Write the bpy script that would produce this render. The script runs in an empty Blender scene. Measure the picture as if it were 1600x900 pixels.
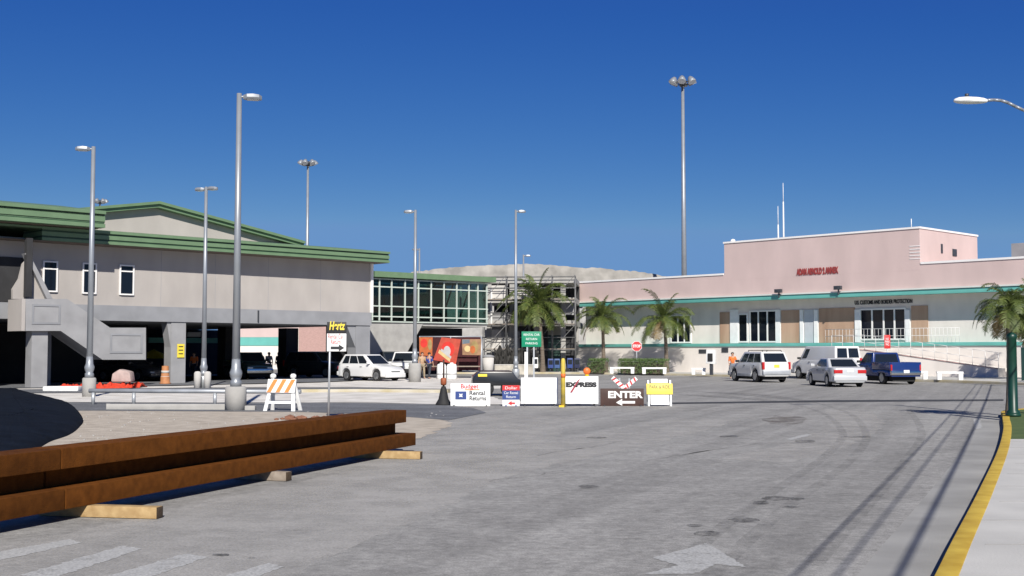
import bpy, bmesh, math, random
from mathutils import Vector, Matrix
R = math.radians
random.seed(7)
SC = bpy.context.scene
COL = SC.collection

# ------------------------------------------------------------------ camera, sky, sun, exposure
CAMH, FPX, TAN = 1.78, 1890.0, 99.0/1890.0
PITCH = math.atan(TAN)
cd = bpy.data.cameras.new('camera'); cam = bpy.data.objects.new('camera', cd); COL.objects.link(cam)
cd.sensor_width = 36.0; cd.lens = FPX/1600*36.0; cd.clip_start = 0.05; cd.clip_end = 6000
cam.location = (0, 0, CAMH); cam.rotation_euler = (R(90)+PITCH, 0, 0)
SC.camera = cam
SUN_EL = R(36); SX, SY = 0.15, -0.989
w = bpy.data.worlds.new('World'); SC.world = w; w.use_nodes = True
nt = w.node_tree; bg = nt.nodes['Background']
sky = nt.nodes.new('ShaderNodeTexSky'); sky.sky_type = 'NISHITA'; sky.sun_disc = False
sky.sun_elevation = SUN_EL; sky.sun_rotation = math.atan2(SX, SY)
sky.altitude = 2500; sky.air_density = 1.0; sky.dust_density = 0.0; sky.ozone_density = 8.0
sep = nt.nodes.new('ShaderNodeSeparateColor'); cmb = nt.nodes.new('ShaderNodeCombineColor'); nt.links.new(sky.outputs[0], sep.inputs[0])
for i, (ga, am, cap, flo) in enumerate(((2.0, 0.356, 1.1, 0.37), (1.306, 0.59, 1.1, 0.75), (0.579, 2.55, 1.3, 0.9))):   # a polarised, deeper blue sky
    pw = nt.nodes.new('ShaderNodeMath'); pw.operation = 'POWER'; pw.inputs[1].default_value = ga; nt.links.new(sep.outputs[i], pw.inputs[0])
    ml = nt.nodes.new('ShaderNodeMath'); ml.operation = 'MULTIPLY'; ml.inputs[1].default_value = am; nt.links.new(pw.outputs[0], ml.inputs[0])
    m2 = nt.nodes.new('ShaderNodeMath'); m2.operation = 'MULTIPLY'; m2.inputs[1].default_value = cap; nt.links.new(sep.outputs[i], m2.inputs[0])
    mn = nt.nodes.new('ShaderNodeMath'); mn.operation = 'MINIMUM'; nt.links.new(ml.outputs[0], mn.inputs[0]); nt.links.new(m2.outputs[0], mn.inputs[1])
    m3 = nt.nodes.new('ShaderNodeMath'); m3.operation = 'MULTIPLY'; m3.inputs[1].default_value = flo; nt.links.new(sep.outputs[i], m3.inputs[0])
    mxx = nt.nodes.new('ShaderNodeMath'); mxx.operation = 'MAXIMUM'; nt.links.new(mn.outputs[0], mxx.inputs[0]); nt.links.new(m3.outputs[0], mxx.inputs[1])
    lim = nt.nodes.new('ShaderNodeMath'); lim.operation = 'MINIMUM'; lim.inputs[1].default_value = (2.35, 4.85, 9.4)[i]; nt.links.new(mxx.outputs[0], lim.inputs[0])
    nt.links.new(lim.outputs[0], cmb.inputs[i])
nt.links.new(cmb.outputs[0], bg.inputs[0]); bg.inputs[1].default_value = 0.05
sd = bpy.data.lights.new('sun', 'SUN'); sd.energy = 4.9; sd.angle = R(0.53); sd.color = (1.0, 0.955, 0.88)
so = bpy.data.objects.new('sun', sd); COL.objects.link(so)
sv = Vector((SX*math.cos(SUN_EL), SY*math.cos(SUN_EL), math.sin(SUN_EL)))
so.rotation_euler = sv.to_track_quat('Z', 'Y').to_euler()
VS = SC.view_settings; VS.view_transform = 'Standard'; VS.look = 'None'; VS.gamma = 1; VS.use_curve_mapping = False
VS.exposure = 0.29

# ------------------------------------------------------------------ measuring helpers (photo pixels -> real places)
def ray(px, py):
    u, v = (px-800)/FPX, (450-py)/FPX
    c, s = math.cos(PITCH), math.sin(PITCH)
    return Vector((u, c-v*s, s+v*c))
def gnd(px, py, z=0.0):
    d = ray(px, py); t = (z-CAMH)/d.z
    return Vector((d.x*t, d.y*t, z))
def at(px, py, Y):
    d = ray(px, py); t = Y/d.y
    return Vector((d.x*t, Y, CAMH+d.z*t))
def interp_py(tab, x):
    for (a, za), (b, zb) in zip(tab[:-1], tab[1:]):
        if x <= b: return za+(zb-za)*(x-a)/(b-a)
    return tab[-1][1]
class Frame:
    def __init__(s, ox, oy, ang):
        s.o = Vector((ox, oy)); s.a = ang
        s.d = Vector((math.cos(ang), math.sin(ang))); s.e = Vector((-math.sin(ang), math.cos(ang)))
    def xz(s, px, py, yo=0.0):          # local x and height of the point seen at (px, py) on the plane y = yo
        d = ray(px, py); n = s.e
        t = (s.o.dot(n)+yo)/(d.x*n.x+d.y*n.y)
        p = Vector((d.x*t, d.y*t))-s.o
        return p.dot(s.d), CAMH+d.z*t
    def x(s, px, yo=0.0, py=549): return s.xz(px, py, yo)[0]
    def z(s, px, py, yo=0.0): return s.xz(px, py, yo)[1]
    def w(s, x, y, z=0.0):
        p = s.o+s.d*x+s.e*y
        return Vector((p.x, p.y, z))

# ------------------------------------------------------------------ materials
MATS = {}
def mat(name, col, rough=0.6, var=0.12, scale=3.0, metal=0.0, bump=0.0, bscale=40.0, coat=0.0, spec=0.5, col2=None, detail=4.0, stretch=None):
    if name in MATS: return MATS[name]
    m = bpy.data.materials.new(name); m.use_nodes = True
    n = m.node_tree.nodes; l = m.node_tree.links
    b = n['Principled BSDF']
    b.inputs['Roughness'].default_value = rough; b.inputs['Metallic'].default_value = metal
    b.inputs['Specular IOR Level'].default_value = spec
    if coat: b.inputs['Coat Weight'].default_value = coat; b.inputs['Coat Roughness'].default_value = 0.05
    tc = n.new('ShaderNodeTexCoord'); src = tc.outputs['Object']
    if stretch:
        mp = n.new('ShaderNodeMapping'); mp.inputs['Scale'].default_value = stretch; l.new(src, mp.inputs[0]); src = mp.outputs[0]
    no = n.new('ShaderNodeTexNoise'); no.inputs['Scale'].default_value = scale; no.inputs['Detail'].default_value = detail
    l.new(src, no.inputs['Vector'])
    rp = n.new('ShaderNodeValToRGB'); rp.color_ramp.elements[0].position = 0.3; rp.color_ramp.elements[1].position = 0.7
    c2 = col2 or tuple(min(1, c*(1+var)) for c in col)
    c1 = col if col2 else tuple(c*(1-var) for c in col)
    rp.color_ramp.elements[0].color = (*c1, 1); rp.color_ramp.elements[1].color = (*c2, 1)
    l.new(no.outputs['Fac'], rp.inputs[0]); l.new(rp.outputs[0], b.inputs['Base Color'])
    if bump:
        n2 = n.new('ShaderNodeTexNoise'); n2.inputs['Scale'].default_value = bscale; n2.inputs['Detail'].default_value = 5
        l.new(src, n2.inputs['Vector'])
        bp = n.new('ShaderNodeBump'); bp.inputs['Strength'].default_value = bump; bp.inputs['Distance'].default_value = 0.02
        l.new(n2.outputs['Fac'], bp.inputs['Height']); l.new(bp.outputs[0], b.inputs['Normal'])
    MATS[name] = m
    return m

def asphalt_mat(name, base, streak=0.16, rot=-22, light=1.5, dark=0.6):
    m = bpy.data.materials.new(name); m.use_nodes = True
    n = m.node_tree.nodes; l = m.node_tree.links; b = n['Principled BSDF']
    b.inputs['Roughness'].default_value = 0.85; b.inputs['Specular IOR Level'].default_value = 0.3
    tc = n.new('ShaderNodeTexCoord')
    def noise(scale, detail=5, mapping=None, rough=0.55):
        t = n.new('ShaderNodeTexNoise'); t.inputs['Scale'].default_value = scale; t.inputs['Detail'].default_value = detail
        t.inputs['Roughness'].default_value = rough
        if mapping: l.new(mapping.outputs[0], t.inputs['Vector'])
        else: l.new(tc.outputs['Object'], t.inputs['Vector'])
        return t
    def rng(t, a, b2, lo, hi):
        r = n.new('ShaderNodeMapRange'); r.inputs[1].default_value = a; r.inputs[2].default_value = b2
        r.inputs[3].default_value = lo; r.inputs[4].default_value = hi; l.new(t.outputs[0], r.inputs[0]); return r
    def mul(a, b2):
        x = n.new('ShaderNodeMath'); x.operation = 'MULTIPLY'; l.new(a.outputs[0], x.inputs[0]); l.new(b2.outputs[0], x.inputs[1]); return x
    mp0 = n.new('ShaderNodeMapping'); mp0.inputs['Rotation'].default_value = (0, 0, R(-rot)); l.new(tc.outputs['Object'], mp0.inputs[0])
    mp = n.new('ShaderNodeMapping'); mp.inputs['Scale'].default_value = (1.5, 0.05, 1); l.new(mp0.outputs[0], mp.inputs[0])
    big = rng(noise(0.13, 4), 0.3, 0.7, 0.92, 1.08)
    mid = rng(noise(1.3, 8, rough=0.72), 0.3, 0.7, 0.78, 1.2)
    fine = rng(noise(9, 8, rough=0.75), 0.3, 0.7, 0.66, 1.33)
    grit = rng(noise(55, 4, rough=0.8), 0.3, 0.7, 0.62, 1.36)
    st = rng(noise(1.0, 6, mp, 0.6), 0.3, 0.72, 1-streak, 1+streak)
    st2 = n.new('ShaderNodeMapping'); st2.inputs['Scale'].default_value = (0.45, 0.03, 1); st2.inputs['Location'].default_value = (3, 9, 0); l.new(mp0.outputs[0], st2.inputs[0])
    st2 = rng(noise(1.0, 3, st2, 0.5), 0.35, 0.65, 1-streak*0.6, 1+streak*0.5)
    mp3 = n.new('ShaderNodeMapping'); mp3.inputs['Scale'].default_value = (1.0, 0.35, 1); mp3.inputs['Location'].default_value = (5, 2, 0); l.new(mp0.outputs[0], mp3.inputs[0])
    sp = rng(noise(0.55, 8, mp3, 0.7), 0.62, 0.74, 1.0, 0.74)           # dark oily patches
    v = mul(mul(mul(big, mid), mul(fine, grit)), mul(mul(st, st2), sp))
    mx = n.new('ShaderNodeMixRGB'); mx.blend_type = 'MULTIPLY'; mx.inputs[0].default_value = 1
    mx.inputs[1].default_value = (*base, 1)
    cb = n.new('ShaderNodeCombineColor')
    for i in range(3): l.new(v.outputs[0], cb.inputs[i])
    l.new(cb.outputs[0], mx.inputs[2]); l.new(mx.outputs[0], b.inputs['Base Color'])
    bp = n.new('ShaderNodeBump'); bp.inputs['Strength'].default_value = 0.5; bp.inputs['Distance'].default_value = 0.015
    l.new(fine.outputs[0], bp.inputs['Height']); l.new(bp.outputs[0], b.inputs['Normal'])
    MATS[name] = m
    return m

def glass_mat(name, tint, refl=0.5, trans=None):
    m = bpy.data.materials.new(name); m.use_nodes = True
    n = m.node_tree.nodes; l = m.node_tree.links; b = n['Principled BSDF']
    b.inputs['Base Color'].default_value = (*tint, 1); b.inputs['Roughness'].default_value = 0.06
    b.inputs['Specular IOR Level'].default_value = refl
    tc = n.new('ShaderNodeTexCoord'); no = n.new('ShaderNodeTexNoise'); no.inputs['Scale'].default_value = 1.5
    l.new(tc.outputs['Object'], no.inputs['Vector'])
    bp = n.new('ShaderNodeBump'); bp.inputs['Strength'].default_value = 0.05; l.new(no.outputs['Fac'], bp.inputs['Height']); l.new(bp.outputs[0], b.inputs['Normal'])
    if trans is not None:
        t = n.new('ShaderNodeBsdfTransparent'); t.inputs[0].default_value = (*trans, 1)
        mx = n.new('ShaderNodeMixShader'); fr = n.new('ShaderNodeFresnel'); fr.inputs[0].default_value = 1.45
        g = n.new('ShaderNodeBsdfGlossy'); g.inputs['Roughness'].default_value = 0.03
        l.new(fr.outputs[0], mx.inputs[0]); l.new(t.outputs[0], mx.inputs[1]); l.new(g.outputs[0], mx.inputs[2])
        l.new(mx.outputs[0], n['Material Output'].inputs[0])
    MATS[name] = m
    return m

def painted_mark(name, col, thr=0.5, scale=4.0, most=0.9):
    """a thin worn film: where it has worn away the asphalt below shows"""
    m = bpy.data.materials.new(name); m.use_nodes = True
    n = m.node_tree.nodes; l = m.node_tree.links; b = n['Principled BSDF']; b.inputs['Roughness'].default_value = 0.85
    b.inputs['Specular IOR Level'].default_value = 0.25
    tc = n.new('ShaderNodeTexCoord'); no = n.new('ShaderNodeTexNoise'); no.inputs['Scale'].default_value = scale; no.inputs['Detail'].default_value = 10
    no.inputs['Roughness'].default_value = 0.78
    l.new(tc.outputs['Object'], no.inputs['Vector'])
    r1 = n.new('ShaderNodeMapRange'); r1.inputs[1].default_value = thr-0.12; r1.inputs[2].default_value = thr+0.14; r1.inputs[3].default_value = 0; r1.inputs[4].default_value = most
    l.new(no.outputs['Fac'], r1.inputs[0])
    n2 = n.new('ShaderNodeTexNoise'); n2.inputs['Scale'].default_value = 40; n2.inputs['Detail'].default_value = 6; l.new(tc.outputs['Object'], n2.inputs['Vector'])
    r2 = n.new('ShaderNodeMapRange'); r2.inputs[1].default_value = .3; r2.inputs[2].default_value = .7; r2.inputs[3].default_value = .7; r2.inputs[4].default_value = 1.25
    l.new(n2.outputs[0], r2.inputs[0])
    mx = n.new('ShaderNodeMixRGB'); mx.blend_type = 'MULTIPLY'; mx.inputs[0].default_value = 1; mx.inputs[1].default_value = (*col, 1)
    l.new(r2.outputs[0], mx.inputs[2]); l.new(mx.outputs[0], b.inputs['Base Color'])
    t = n.new('ShaderNodeBsdfTransparent'); ms = n.new('ShaderNodeMixShader')
    l.new(r1.outputs[0], ms.inputs[0]); l.new(t.outputs[0], ms.inputs[1]); l.new(b.outputs[0], ms.inputs[2]); l.new(ms.outputs[0], n['Material Output'].inputs[0])
    MATS[name] = m
    return m

ASPH = (0.288, 0.281, 0.267)
M_asph = asphalt_mat('worn_asphalt', ASPH)
M_asph2 = asphalt_mat('side_asphalt', (0.15, 0.155, 0.165), 0.15, rot=80)
M_shadow_strip = asphalt_mat('shadow_strip_asphalt', (0.055, 0.057, 0.062), 0.15, rot=80)  # asphalt darkened to paint the shadow line across the road
M_stain = painted_mark('oil_stain', (0.06, 0.06, 0.062), 0.53, 5.0, 0.8)
M_rust_stain = painted_mark('brown_stain', (0.13, 0.105, 0.09), 0.52, 1.6, 0.6)
M_faded = painted_mark('faded_road_paint', (0.47, 0.47, 0.46), 0.33, 3.0, 0.85)
M_arrow = painted_mark('worn_arrow_paint', (0.48, 0.48, 0.47), 0.34, 3.5, 0.8)
M_dust = painted_mark('pale_road_dust', (0.50, 0.485, 0.46), 0.44, 0.9, 0.62)
M_rubber = painted_mark('tyre_mark', (0.12, 0.12, 0.12), 0.52, 2.5, 0.24)
M_gravel = mat('gravel', (0.36, 0.31, 0.25), 0.95, col2=(0.52, 0.46, 0.38), scale=2.2, bump=1.0, bscale=25, detail=10)
M_caliche = mat('crushed_limestone', (0.52, 0.49, 0.44), 0.95, col2=(0.76, 0.73, 0.68), scale=0.9, bump=0.8, bscale=14, detail=9)
M_conc = mat('concrete', (0.36, 0.35, 0.33), 0.85, 0.15, 1.5, bump=0.2)
M_conc_l = mat('pale_concrete', (0.52, 0.50, 0.47), 0.85, 0.12, 2.0, bump=0.2, detail=8)
M_walk = mat('sidewalk_concrete', (0.50, 0.49, 0.46), 0.85, 0.1, 1.1, bump=0.25, detail=9)
M_yel_kerb = mat('yellow_kerb_paint', (0.42, 0.26, 0.02), 0.7, col2=(0.62, 0.44, 0.06), scale=3, detail=9)
M_kerb_worn = mat('worn_yellow_kerb', (0.40, 0.34, 0.2), 0.8, col2=(0.5, 0.47, 0.4), scale=1.2, detail=8)
M_grass = mat('grass', (0.05, 0.085, 0.02), 0.9, col2=(0.09, 0.13, 0.035), scale=4, detail=8)
M_cream = mat('cream_stucco', (0.385, 0.355, 0.33), 0.85, 0.10, 0.7, bump=0.15, detail=9, stretch=(1, 1, 0.45))
M_greypaint = mat('grey_stucco', (0.25, 0.255, 0.268), 0.8, 0.12, 0.9, bump=0.15, detail=10)
M_greylight = mat('light_grey_stucco', (0.29, 0.29, 0.295), 0.8, 0.12, 1.2, detail=10)
M_roofgreen = mat('green_metal_roof', (0.135, 0.215, 0.12), 0.45, 0.08, 1.5, spec=0.4)
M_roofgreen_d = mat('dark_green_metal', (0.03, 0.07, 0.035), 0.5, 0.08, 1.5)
M_soffit = mat('brown_soffit', (0.16, 0.125, 0.10), 0.8, 0.08, 1)
M_dark = mat('dark_interior_and_shade', (0.03, 0.03, 0.032), 0.9, 0.2, 1)
M_blackvoid = mat('void_shade', (0.012, 0.013, 0.016), 0.8, 0.2, 1)  # near-black colour painting the shade in the void under the bridge
M_pink = mat('pink_stucco', (0.565, 0.438, 0.412), 0.85, 0.075, 0.6, bump=0.15, detail=10, stretch=(1, 1, 0.4))
M_pinkwhite = mat('white_stucco', (0.72, 0.67, 0.62), 0.85, 0.09, 0.9, bump=0.15, detail=10, stretch=(1, 1, 0.4))
M_whitetrim = mat('white_trim', (0.8, 0.78, 0.76), 0.6, 0.04, 1)
M_teal = mat('teal_paint', (0.13, 0.42, 0.37), 0.5, 0.08, 1.0)
M_ply = mat('plywood', (0.36, 0.22, 0.145), 0.8, col2=(0.50, 0.34, 0.24), scale=1.5, stretch=(1, 1, 0.15), detail=7)
M_white = mat('white_paint', (0.8, 0.8, 0.79), 0.45, 0.05, 3)
M_white_pl = mat('white_plastic', (0.78, 0.78, 0.76), 0.4, 0.06, 6)
M_galv = mat('galvanised_steel', (0.42, 0.44, 0.46), 0.45, 0.12, 2.5, metal=0.35)
M_alum = mat('aluminium_paint', (0.28, 0.30, 0.325), 0.4, 0.08, 1.5, metal=0.3)
M_darkmetal = mat('dark_metal', (0.06, 0.065, 0.075), 0.45, 0.15, 4, metal=0.3)
M_rust = mat('rusty_steel', (0.082, 0.027, 0.0045), 0.9, col2=(0.135, 0.045, 0.0075), scale=9, bump=0.35, bscale=90, detail=9, spec=0.1)
M_lumber = mat('lumber', (0.33, 0.21, 0.09), 0.85, col2=(0.47, 0.33, 0.16), scale=5, stretch=(0.25, 2, 2), detail=8, bump=0.3)
M_lumber_g = mat('weathered_lumber', (0.20, 0.16, 0.125), 0.9, col2=(0.32, 0.27, 0.22), scale=5, stretch=(0.25, 2, 2), detail=8, bump=0.3)
M_tarp = mat('black_tarp', (0.006, 0.009, 0.016), 0.95, 0.3, 2, bump=0.3, bscale=4, spec=0.08)
M_orange = mat('orange_plastic', (0.75, 0.16, 0.03), 0.5, 0.12, 4)
M_orangestripe = mat('orange_reflective', (0.72, 0.24, 0.06), 0.5, 0.08, 6)
M_redorange = mat('red_netting', (0.60, 0.05, 0.018), 0.7, 0.3, 6)
M_black = mat('black_rubber', (0.015, 0.015, 0.016), 0.75, 0.2, 6)
M_yellow = mat('yellow_paint', (0.72, 0.50, 0.03), 0.5, 0.1, 3)
M_yellow_l = mat('yellow_sign_paint', (0.80, 0.62, 0.06), 0.5, 0.08, 3)
M_brownsign = mat('brown_sign_paint', (0.055, 0.026, 0.02), 0.6, 0.2, 4)
M_red = mat('red_paint', (0.55, 0.03, 0.03), 0.5, 0.1, 3)
M_redtext = mat('red_letter_paint', (0.30, 0.05, 0.045), 0.5, 0.1, 3)
M_blue = mat('blue_paint', (0.03, 0.06, 0.22), 0.5, 0.1, 3)
M_greensign = mat('green_sign_paint', (0.0, 0.22, 0.11), 0.45, 0.06, 3)
M_greenpost = mat('dark_green_paint', (0.006, 0.04, 0.027), 0.4, 0.15, 3)
M_blacktext = mat('black_letter_paint', (0.02, 0.02, 0.022), 0.5, 0.1, 3)
M_lens = mat('lamp_lens', (0.7, 0.72, 0.72), 0.2, 0.05, 4)
M_leaf = mat('palm_leaf', (0.045, 0.08, 0.014), 0.6, col2=(0.125, 0.15, 0.03), scale=3, detail=5)
M_leaf_d = mat('dry_palm_leaf', (0.16, 0.11, 0.045), 0.8, col2=(0.22, 0.16, 0.07), scale=3)
M_trunk = mat('palm_trunk', (0.10, 0.075, 0.055), 0.9, col2=(0.19, 0.155, 0.12), scale=6, stretch=(0.3, 0.3, 3), bump=0.5)
M_hedge = mat('hedge_leaf', (0.045, 0.085, 0.02), 0.7, col2=(0.10, 0.16, 0.045), scale=3)
M_dome = mat('dome_roofing', (0.20, 0.19, 0.17), 0.9, col2=(0.36, 0.34, 0.305), scale=0.6, detail=10)
M_tread = mat('tyre_rubber', (0.018, 0.018, 0.019), 0.8, 0.2, 8)
M_rim = mat('alloy_rim', (0.45, 0.46, 0.47), 0.3, 0.05, 4, metal=0.8)
M_glass = glass_mat('window_glass', (0.012, 0.016, 0.022), 0.6)
M_glass_w = glass_mat('building_glass', (0.006, 0.009, 0.016), 0.35)
M_glass_c = glass_mat('green_curtain_glass', (0.02, 0.05, 0.045), 0.5, trans=(0.26, 0.40, 0.37))
M_lampred = mat('tail_lamp_red', (0.45, 0.02, 0.02), 0.2, 0.05, 4)
M_lampclear = mat('headlamp_clear', (0.7, 0.7, 0.68), 0.12, 0.05, 4)
M_chrome = mat('chrome', (0.6, 0.6, 0.6), 0.15, 0.03, 4, metal=1.0)
M_underbody = mat('underbody', (0.015, 0.015, 0.015), 0.9, 0.1, 4)
M_skin = mat('skin', (0.48, 0.28, 0.19), 0.6, 0.05, 6)
M_hair = mat('dark_hair', (0.03, 0.02, 0.015), 0.7, 0.2, 20)
def paint(name, col, metal=0.0): return mat(name, col, 0.28, 0.02, 2, metal=metal, coat=0.6)

# ------------------------------------------------------------------ mesh builder
class MB:
    def __init__(s): s.bm = bmesh.new(); s.mi = 0
    def face(s, pts):
        try: f = s.bm.faces.new([s.bm.verts.new(p) for p in pts]); f.material_index = s.mi; return f
        except ValueError: return None
    def box(s, x0, x1, y0, y1, z0, z1, M=None):
        vs = [Vector((x, y, z)) for z in (z0, z1) for y in (y0, y1) for x in (x0, x1)]
        if M is not None: vs = [M @ v for v in vs]
        v = [s.bm.verts.new(p) for p in vs]
        for q in ((0, 2, 3, 1), (4, 5, 7, 6), (0, 1, 5, 4), (2, 6, 7, 3), (0, 4, 6, 2), (1, 3, 7, 5)):
            f = s.bm.faces.new([v[i] for i in q]); f.material_index = s.mi
        return s
    def cyl(s, p0, p1, r0, r1=None, n=12, cap=True):
        r1 = r0 if r1 is None else r1
        p0, p1 = Vector(p0), Vector(p1); q = (p1-p0).to_track_quat('Z', 'Y')
        a = [s.bm.verts.new(p0+q @ Vector((r0*math.cos(t), r0*math.sin(t), 0))) for t in [2*math.pi*i/n for i in range(n)]]
        b = [s.bm.verts.new(p1+q @ Vector((r1*math.cos(t), r1*math.sin(t), 0))) for t in [2*math.pi*i/n for i in range(n)]]
        for i in range(n):
            f = s.bm.faces.new((a[i], a[(i+1) % n], b[(i+1) % n], b[i])); f.smooth = True; f.material_index = s.mi
        if cap:
            for ring in (a[::-1], b): f = s.bm.faces.new(ring); f.material_index = s.mi
        return s
    def tube(s, pts, r, n=8):
        for a, b in zip(pts[:-1], pts[1:]): s.cyl(a, b, r, r, n)
        return s
    def lathe(s, prof, n=24, c=(0, 0, 0), axis='Z'):
        rings = []
        for r, z in prof:
            ring = []
            for i in range(n):
                t = 2*math.pi*i/n
                p = Vector((r*math.cos(t), r*math.sin(t), z))
                if axis == 'Y': p = Vector((p.x, p.z, p.y))
                ring.append(s.bm.verts.new(p+Vector(c)))
            rings.append(ring)
        for a, b in zip(rings[:-1], rings[1:]):
            for i in range(n):
                f = s.bm.faces.new((a[i], a[(i+1) % n], b[(i+1) % n], b[i])); f.smooth = True; f.material_index = s.mi
        for ring, pr in ((rings[0][::-1], prof[0]), (rings[-1], prof[-1])):
            if pr[0] > 1e-4:
                f = s.bm.faces.new(ring); f.material_index = s.mi
        return s
    def prism(s, poly, a, b, plane='XZ'):
        """poly in the named plane, pushed from a to b along the remaining axis"""
        def P(u, v, k):
            return {'XZ': (u, k, v), 'XY': (u, v, k), 'YZ': (k, u, v)}[plane]
        lo = [s.bm.verts.new(P(u, v, a)) for u, v in poly]; hi = [s.bm.verts.new(P(u, v, b)) for u, v in poly]
        n = len(poly)
        for i in range(n):
            f = s.bm.faces.new((lo[i], lo[(i+1) % n], hi[(i+1) % n], hi[i])); f.material_index = s.mi
        for r in (lo[::-1], hi): f = s.bm.faces.new(r); f.material_index = s.mi
        return s
    def build(s, name, m, parent=None, bevel=0, smooth=False, seg=2):
        if bevel:
            bmesh.ops.remove_doubles(s.bm, verts=s.bm.verts, dist=1e-5)
            es = [e for e in s.bm.edges if len(e.link_faces) == 2 and e.calc_face_angle(0) > R(25)]
            bmesh.ops.bevel(s.bm, geom=es, offset=bevel, segments=seg, profile=0.6, affect='EDGES', clamp_overlap=True)
        bmesh.ops.recalc_face_normals(s.bm, faces=s.bm.faces)
        me = bpy.data.meshes.new(name); s.bm.to_mesh(me); s.bm.free()
        for x in (m if isinstance(m, (list, tuple)) else [m]): me.materials.append(x)
        o = bpy.data.objects.new(name, me); COL.objects.link(o)
        if smooth or bevel:
            for p in me.polygons: p.use_smooth = True
            me.set_sharp_from_angle(angle=R(38))
        if parent is not None: o.parent = parent
        return o

def tag(o, label=None, cat=None, group=None, kind=None):
    if label: o['label'] = label
    if cat: o['category'] = cat
    if group: o['group'] = group
    if kind: o['kind'] = kind
    return o
def thing(name, label, cat, loc=(0, 0, 0), rz=0.0, group=None):
    o = bpy.data.objects.new(name, None); COL.objects.link(o); o.location = loc; o.rotation_euler = (0, 0, rz)
    o.empty_display_size = 0.2
    return tag(o, label, cat, group)
def struct(o): o['kind'] = 'structure'; return o
def copy_tree(o, parent=None):
    c = o.copy(); COL.objects.link(c)
    if parent is not None: c.parent = parent
    for ch in list(o.children): copy_tree(ch, c)
    return c
def sheet(name, pts, z, m, sub=0, jag=0.0, seed=0):
    """flat ground polygon; the outline is roughened where jag > 0"""
    rnd = random.Random(seed); out = []
    P = [Vector((p[0], p[1])) for p in pts]
    for i, a in enumerate(P):
        b = P[(i+1) % len(P)]; out.append(a)
        if jag:
            k = max(1, int((b-a).length/(jag*2.5))); k = min(k, 60)
            for j in range(1, k):
                q = a.lerp(b, j/k); out.append(q+Vector((rnd.uniform(-jag, jag), rnd.uniform(-jag, jag))))
    mb = MB(); f = mb.face([(p.x, p.y, z) for p in out])
    bmesh.ops.triangulate(mb.bm, faces=[f])
    for f in mb.bm.faces: f.normal_update()
    o = mb.build(name, m)
    for p in o.data.polygons:
        if p.normal.z < 0: p.flip()
    return struct(o)
def strip(name, line, width, z0, z1, m, side=1):
    """a solid kerb-like strip along a polyline"""
    mb = MB(); L = [Vector((p[0], p[1])) for p in line]; prev = None
    for i, p in enumerate(L):
        d = (L[min(i+1, len(L)-1)]-L[max(i-1, 0)]).normalized(); n = Vector((d.y, -d.x))*side*width
        q = p+n
        ring = [mb.bm.verts.new((a.x, a.y, z)) for a, z in ((p, z0), (p, z1), (q, z1), (q, z0))]
        if prev:
            for k in range(4): mb.bm.faces.new((prev[k], prev[(k+1) % 4], ring[(k+1) % 4], ring[k]))
        else: mb.bm.faces.new(ring)
        prev = ring
    mb.bm.faces.new(prev[::-1])
    return mb.build(name, m, bevel=0.02)
def smooth_line(pts, k=6):
    out = []; P = [Vector((p[0], p[1])) for p in pts]
    for i in range(len(P)-1):
        p0, p1, p2, p3 = P[max(i-1, 0)], P[i], P[i+1], P[min(i+2, len(P)-1)]
        for j in range(k):
            t = j/k
            out.append(0.5*((2*p1)+(p2-p0)*t+(2*p0-5*p1+4*p2-p3)*t*t+(3*p1-p0-3*p2+p3)*t**3))
    out.append(P[-1]); return out
def lettering(name, text, size, m, parent, loc, rot=(R(90), 0, 0), sx=1.0, thick=0.004, bold=0.0, align='CENTER', fit=None, shear=0.0):
    c = bpy.data.curves.new(name, 'FONT'); c.body = text; c.size = size; c.align_x = align; c.align_y = 'CENTER'
    c.extrude = thick; c.offset = bold; c.shear = shear; c.space_line = 0.85
    t = bpy.data.objects.new('tmp_text', c); COL.objects.link(t)
    bpy.context.view_layer.update()
    me = bpy.data.meshes.new_from_object(t.evaluated_get(bpy.context.evaluated_depsgraph_get()))
    bpy.data.objects.remove(t)
    if fit:
        xs = [v.co.x for v in me.vertices]; wd = max(xs)-min(xs)
        if wd > 0: sx = fit/wd
    for v in me.vertices: v.co.x *= sx
    me.materials.clear(); me.materials.append(m)
    o = bpy.data.objects.new(name, me); COL.objects.link(o); o.parent = parent; o.location = loc; o.rotation_euler = rot
    return o

# ------------------------------------------------------------------ ground, road, kerbs
mb = MB(); mb.face([(-1500, -300, 0), (1500, -300, 0), (1500, 3000, 0), (-1500, 3000, 0)])
struct(mb.build('ground', M_asph))
def G(lst): return [gnd(*p) for p in lst]
kerb_pts = [(-0.9, -14), (-0.5, -4), (0.3, 0.0), (1.0, 3.2), (2.0, 6.4)]+[tuple(gnd(*p)[:2]) for p in ((1472, 900), (1528, 785), (1560, 712), (1568, 676), (1567, 657))]+[(14.2, 34.6), (17.5, 36.4), (26, 37.2), (60, 37.5)]
KL = smooth_line(kerb_pts, 8)
tag(strip('kerb', KL, 0.17, -0.05, 0.13, M_yel_kerb), kind='structure')
inner = []
for i, p in enumerate(KL):
    d = (KL[min(i+1, len(KL)-1)]-KL[max(i-1, 0)]).normalized(); inner.append(p+Vector((d.y, -d.x))*0.165)
iw = [p for p in inner if p.y < 23.6]
sheet('pavement', [(p.x, p.y) for p in iw]+[(60, 23.6), (60, -14)], 0.122, M_walk)
ig = [p for p in inner if p.y >= 23.6]
sheet('lawn', [(iw[-1].x, iw[-1].y)]+[(p.x, p.y) for p in ig]+[(60, 23.6)], 0.118, M_grass)
gut = [p for p in KL if -14 < p.y < 34]
gl = []
for i, p in enumerate(gut):
    d = (gut[min(i+1, len(gut)-1)]-gut[max(i-1, 0)]).normalized(); gl.append(p-Vector((d.y, -d.x))*0.62)
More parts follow.
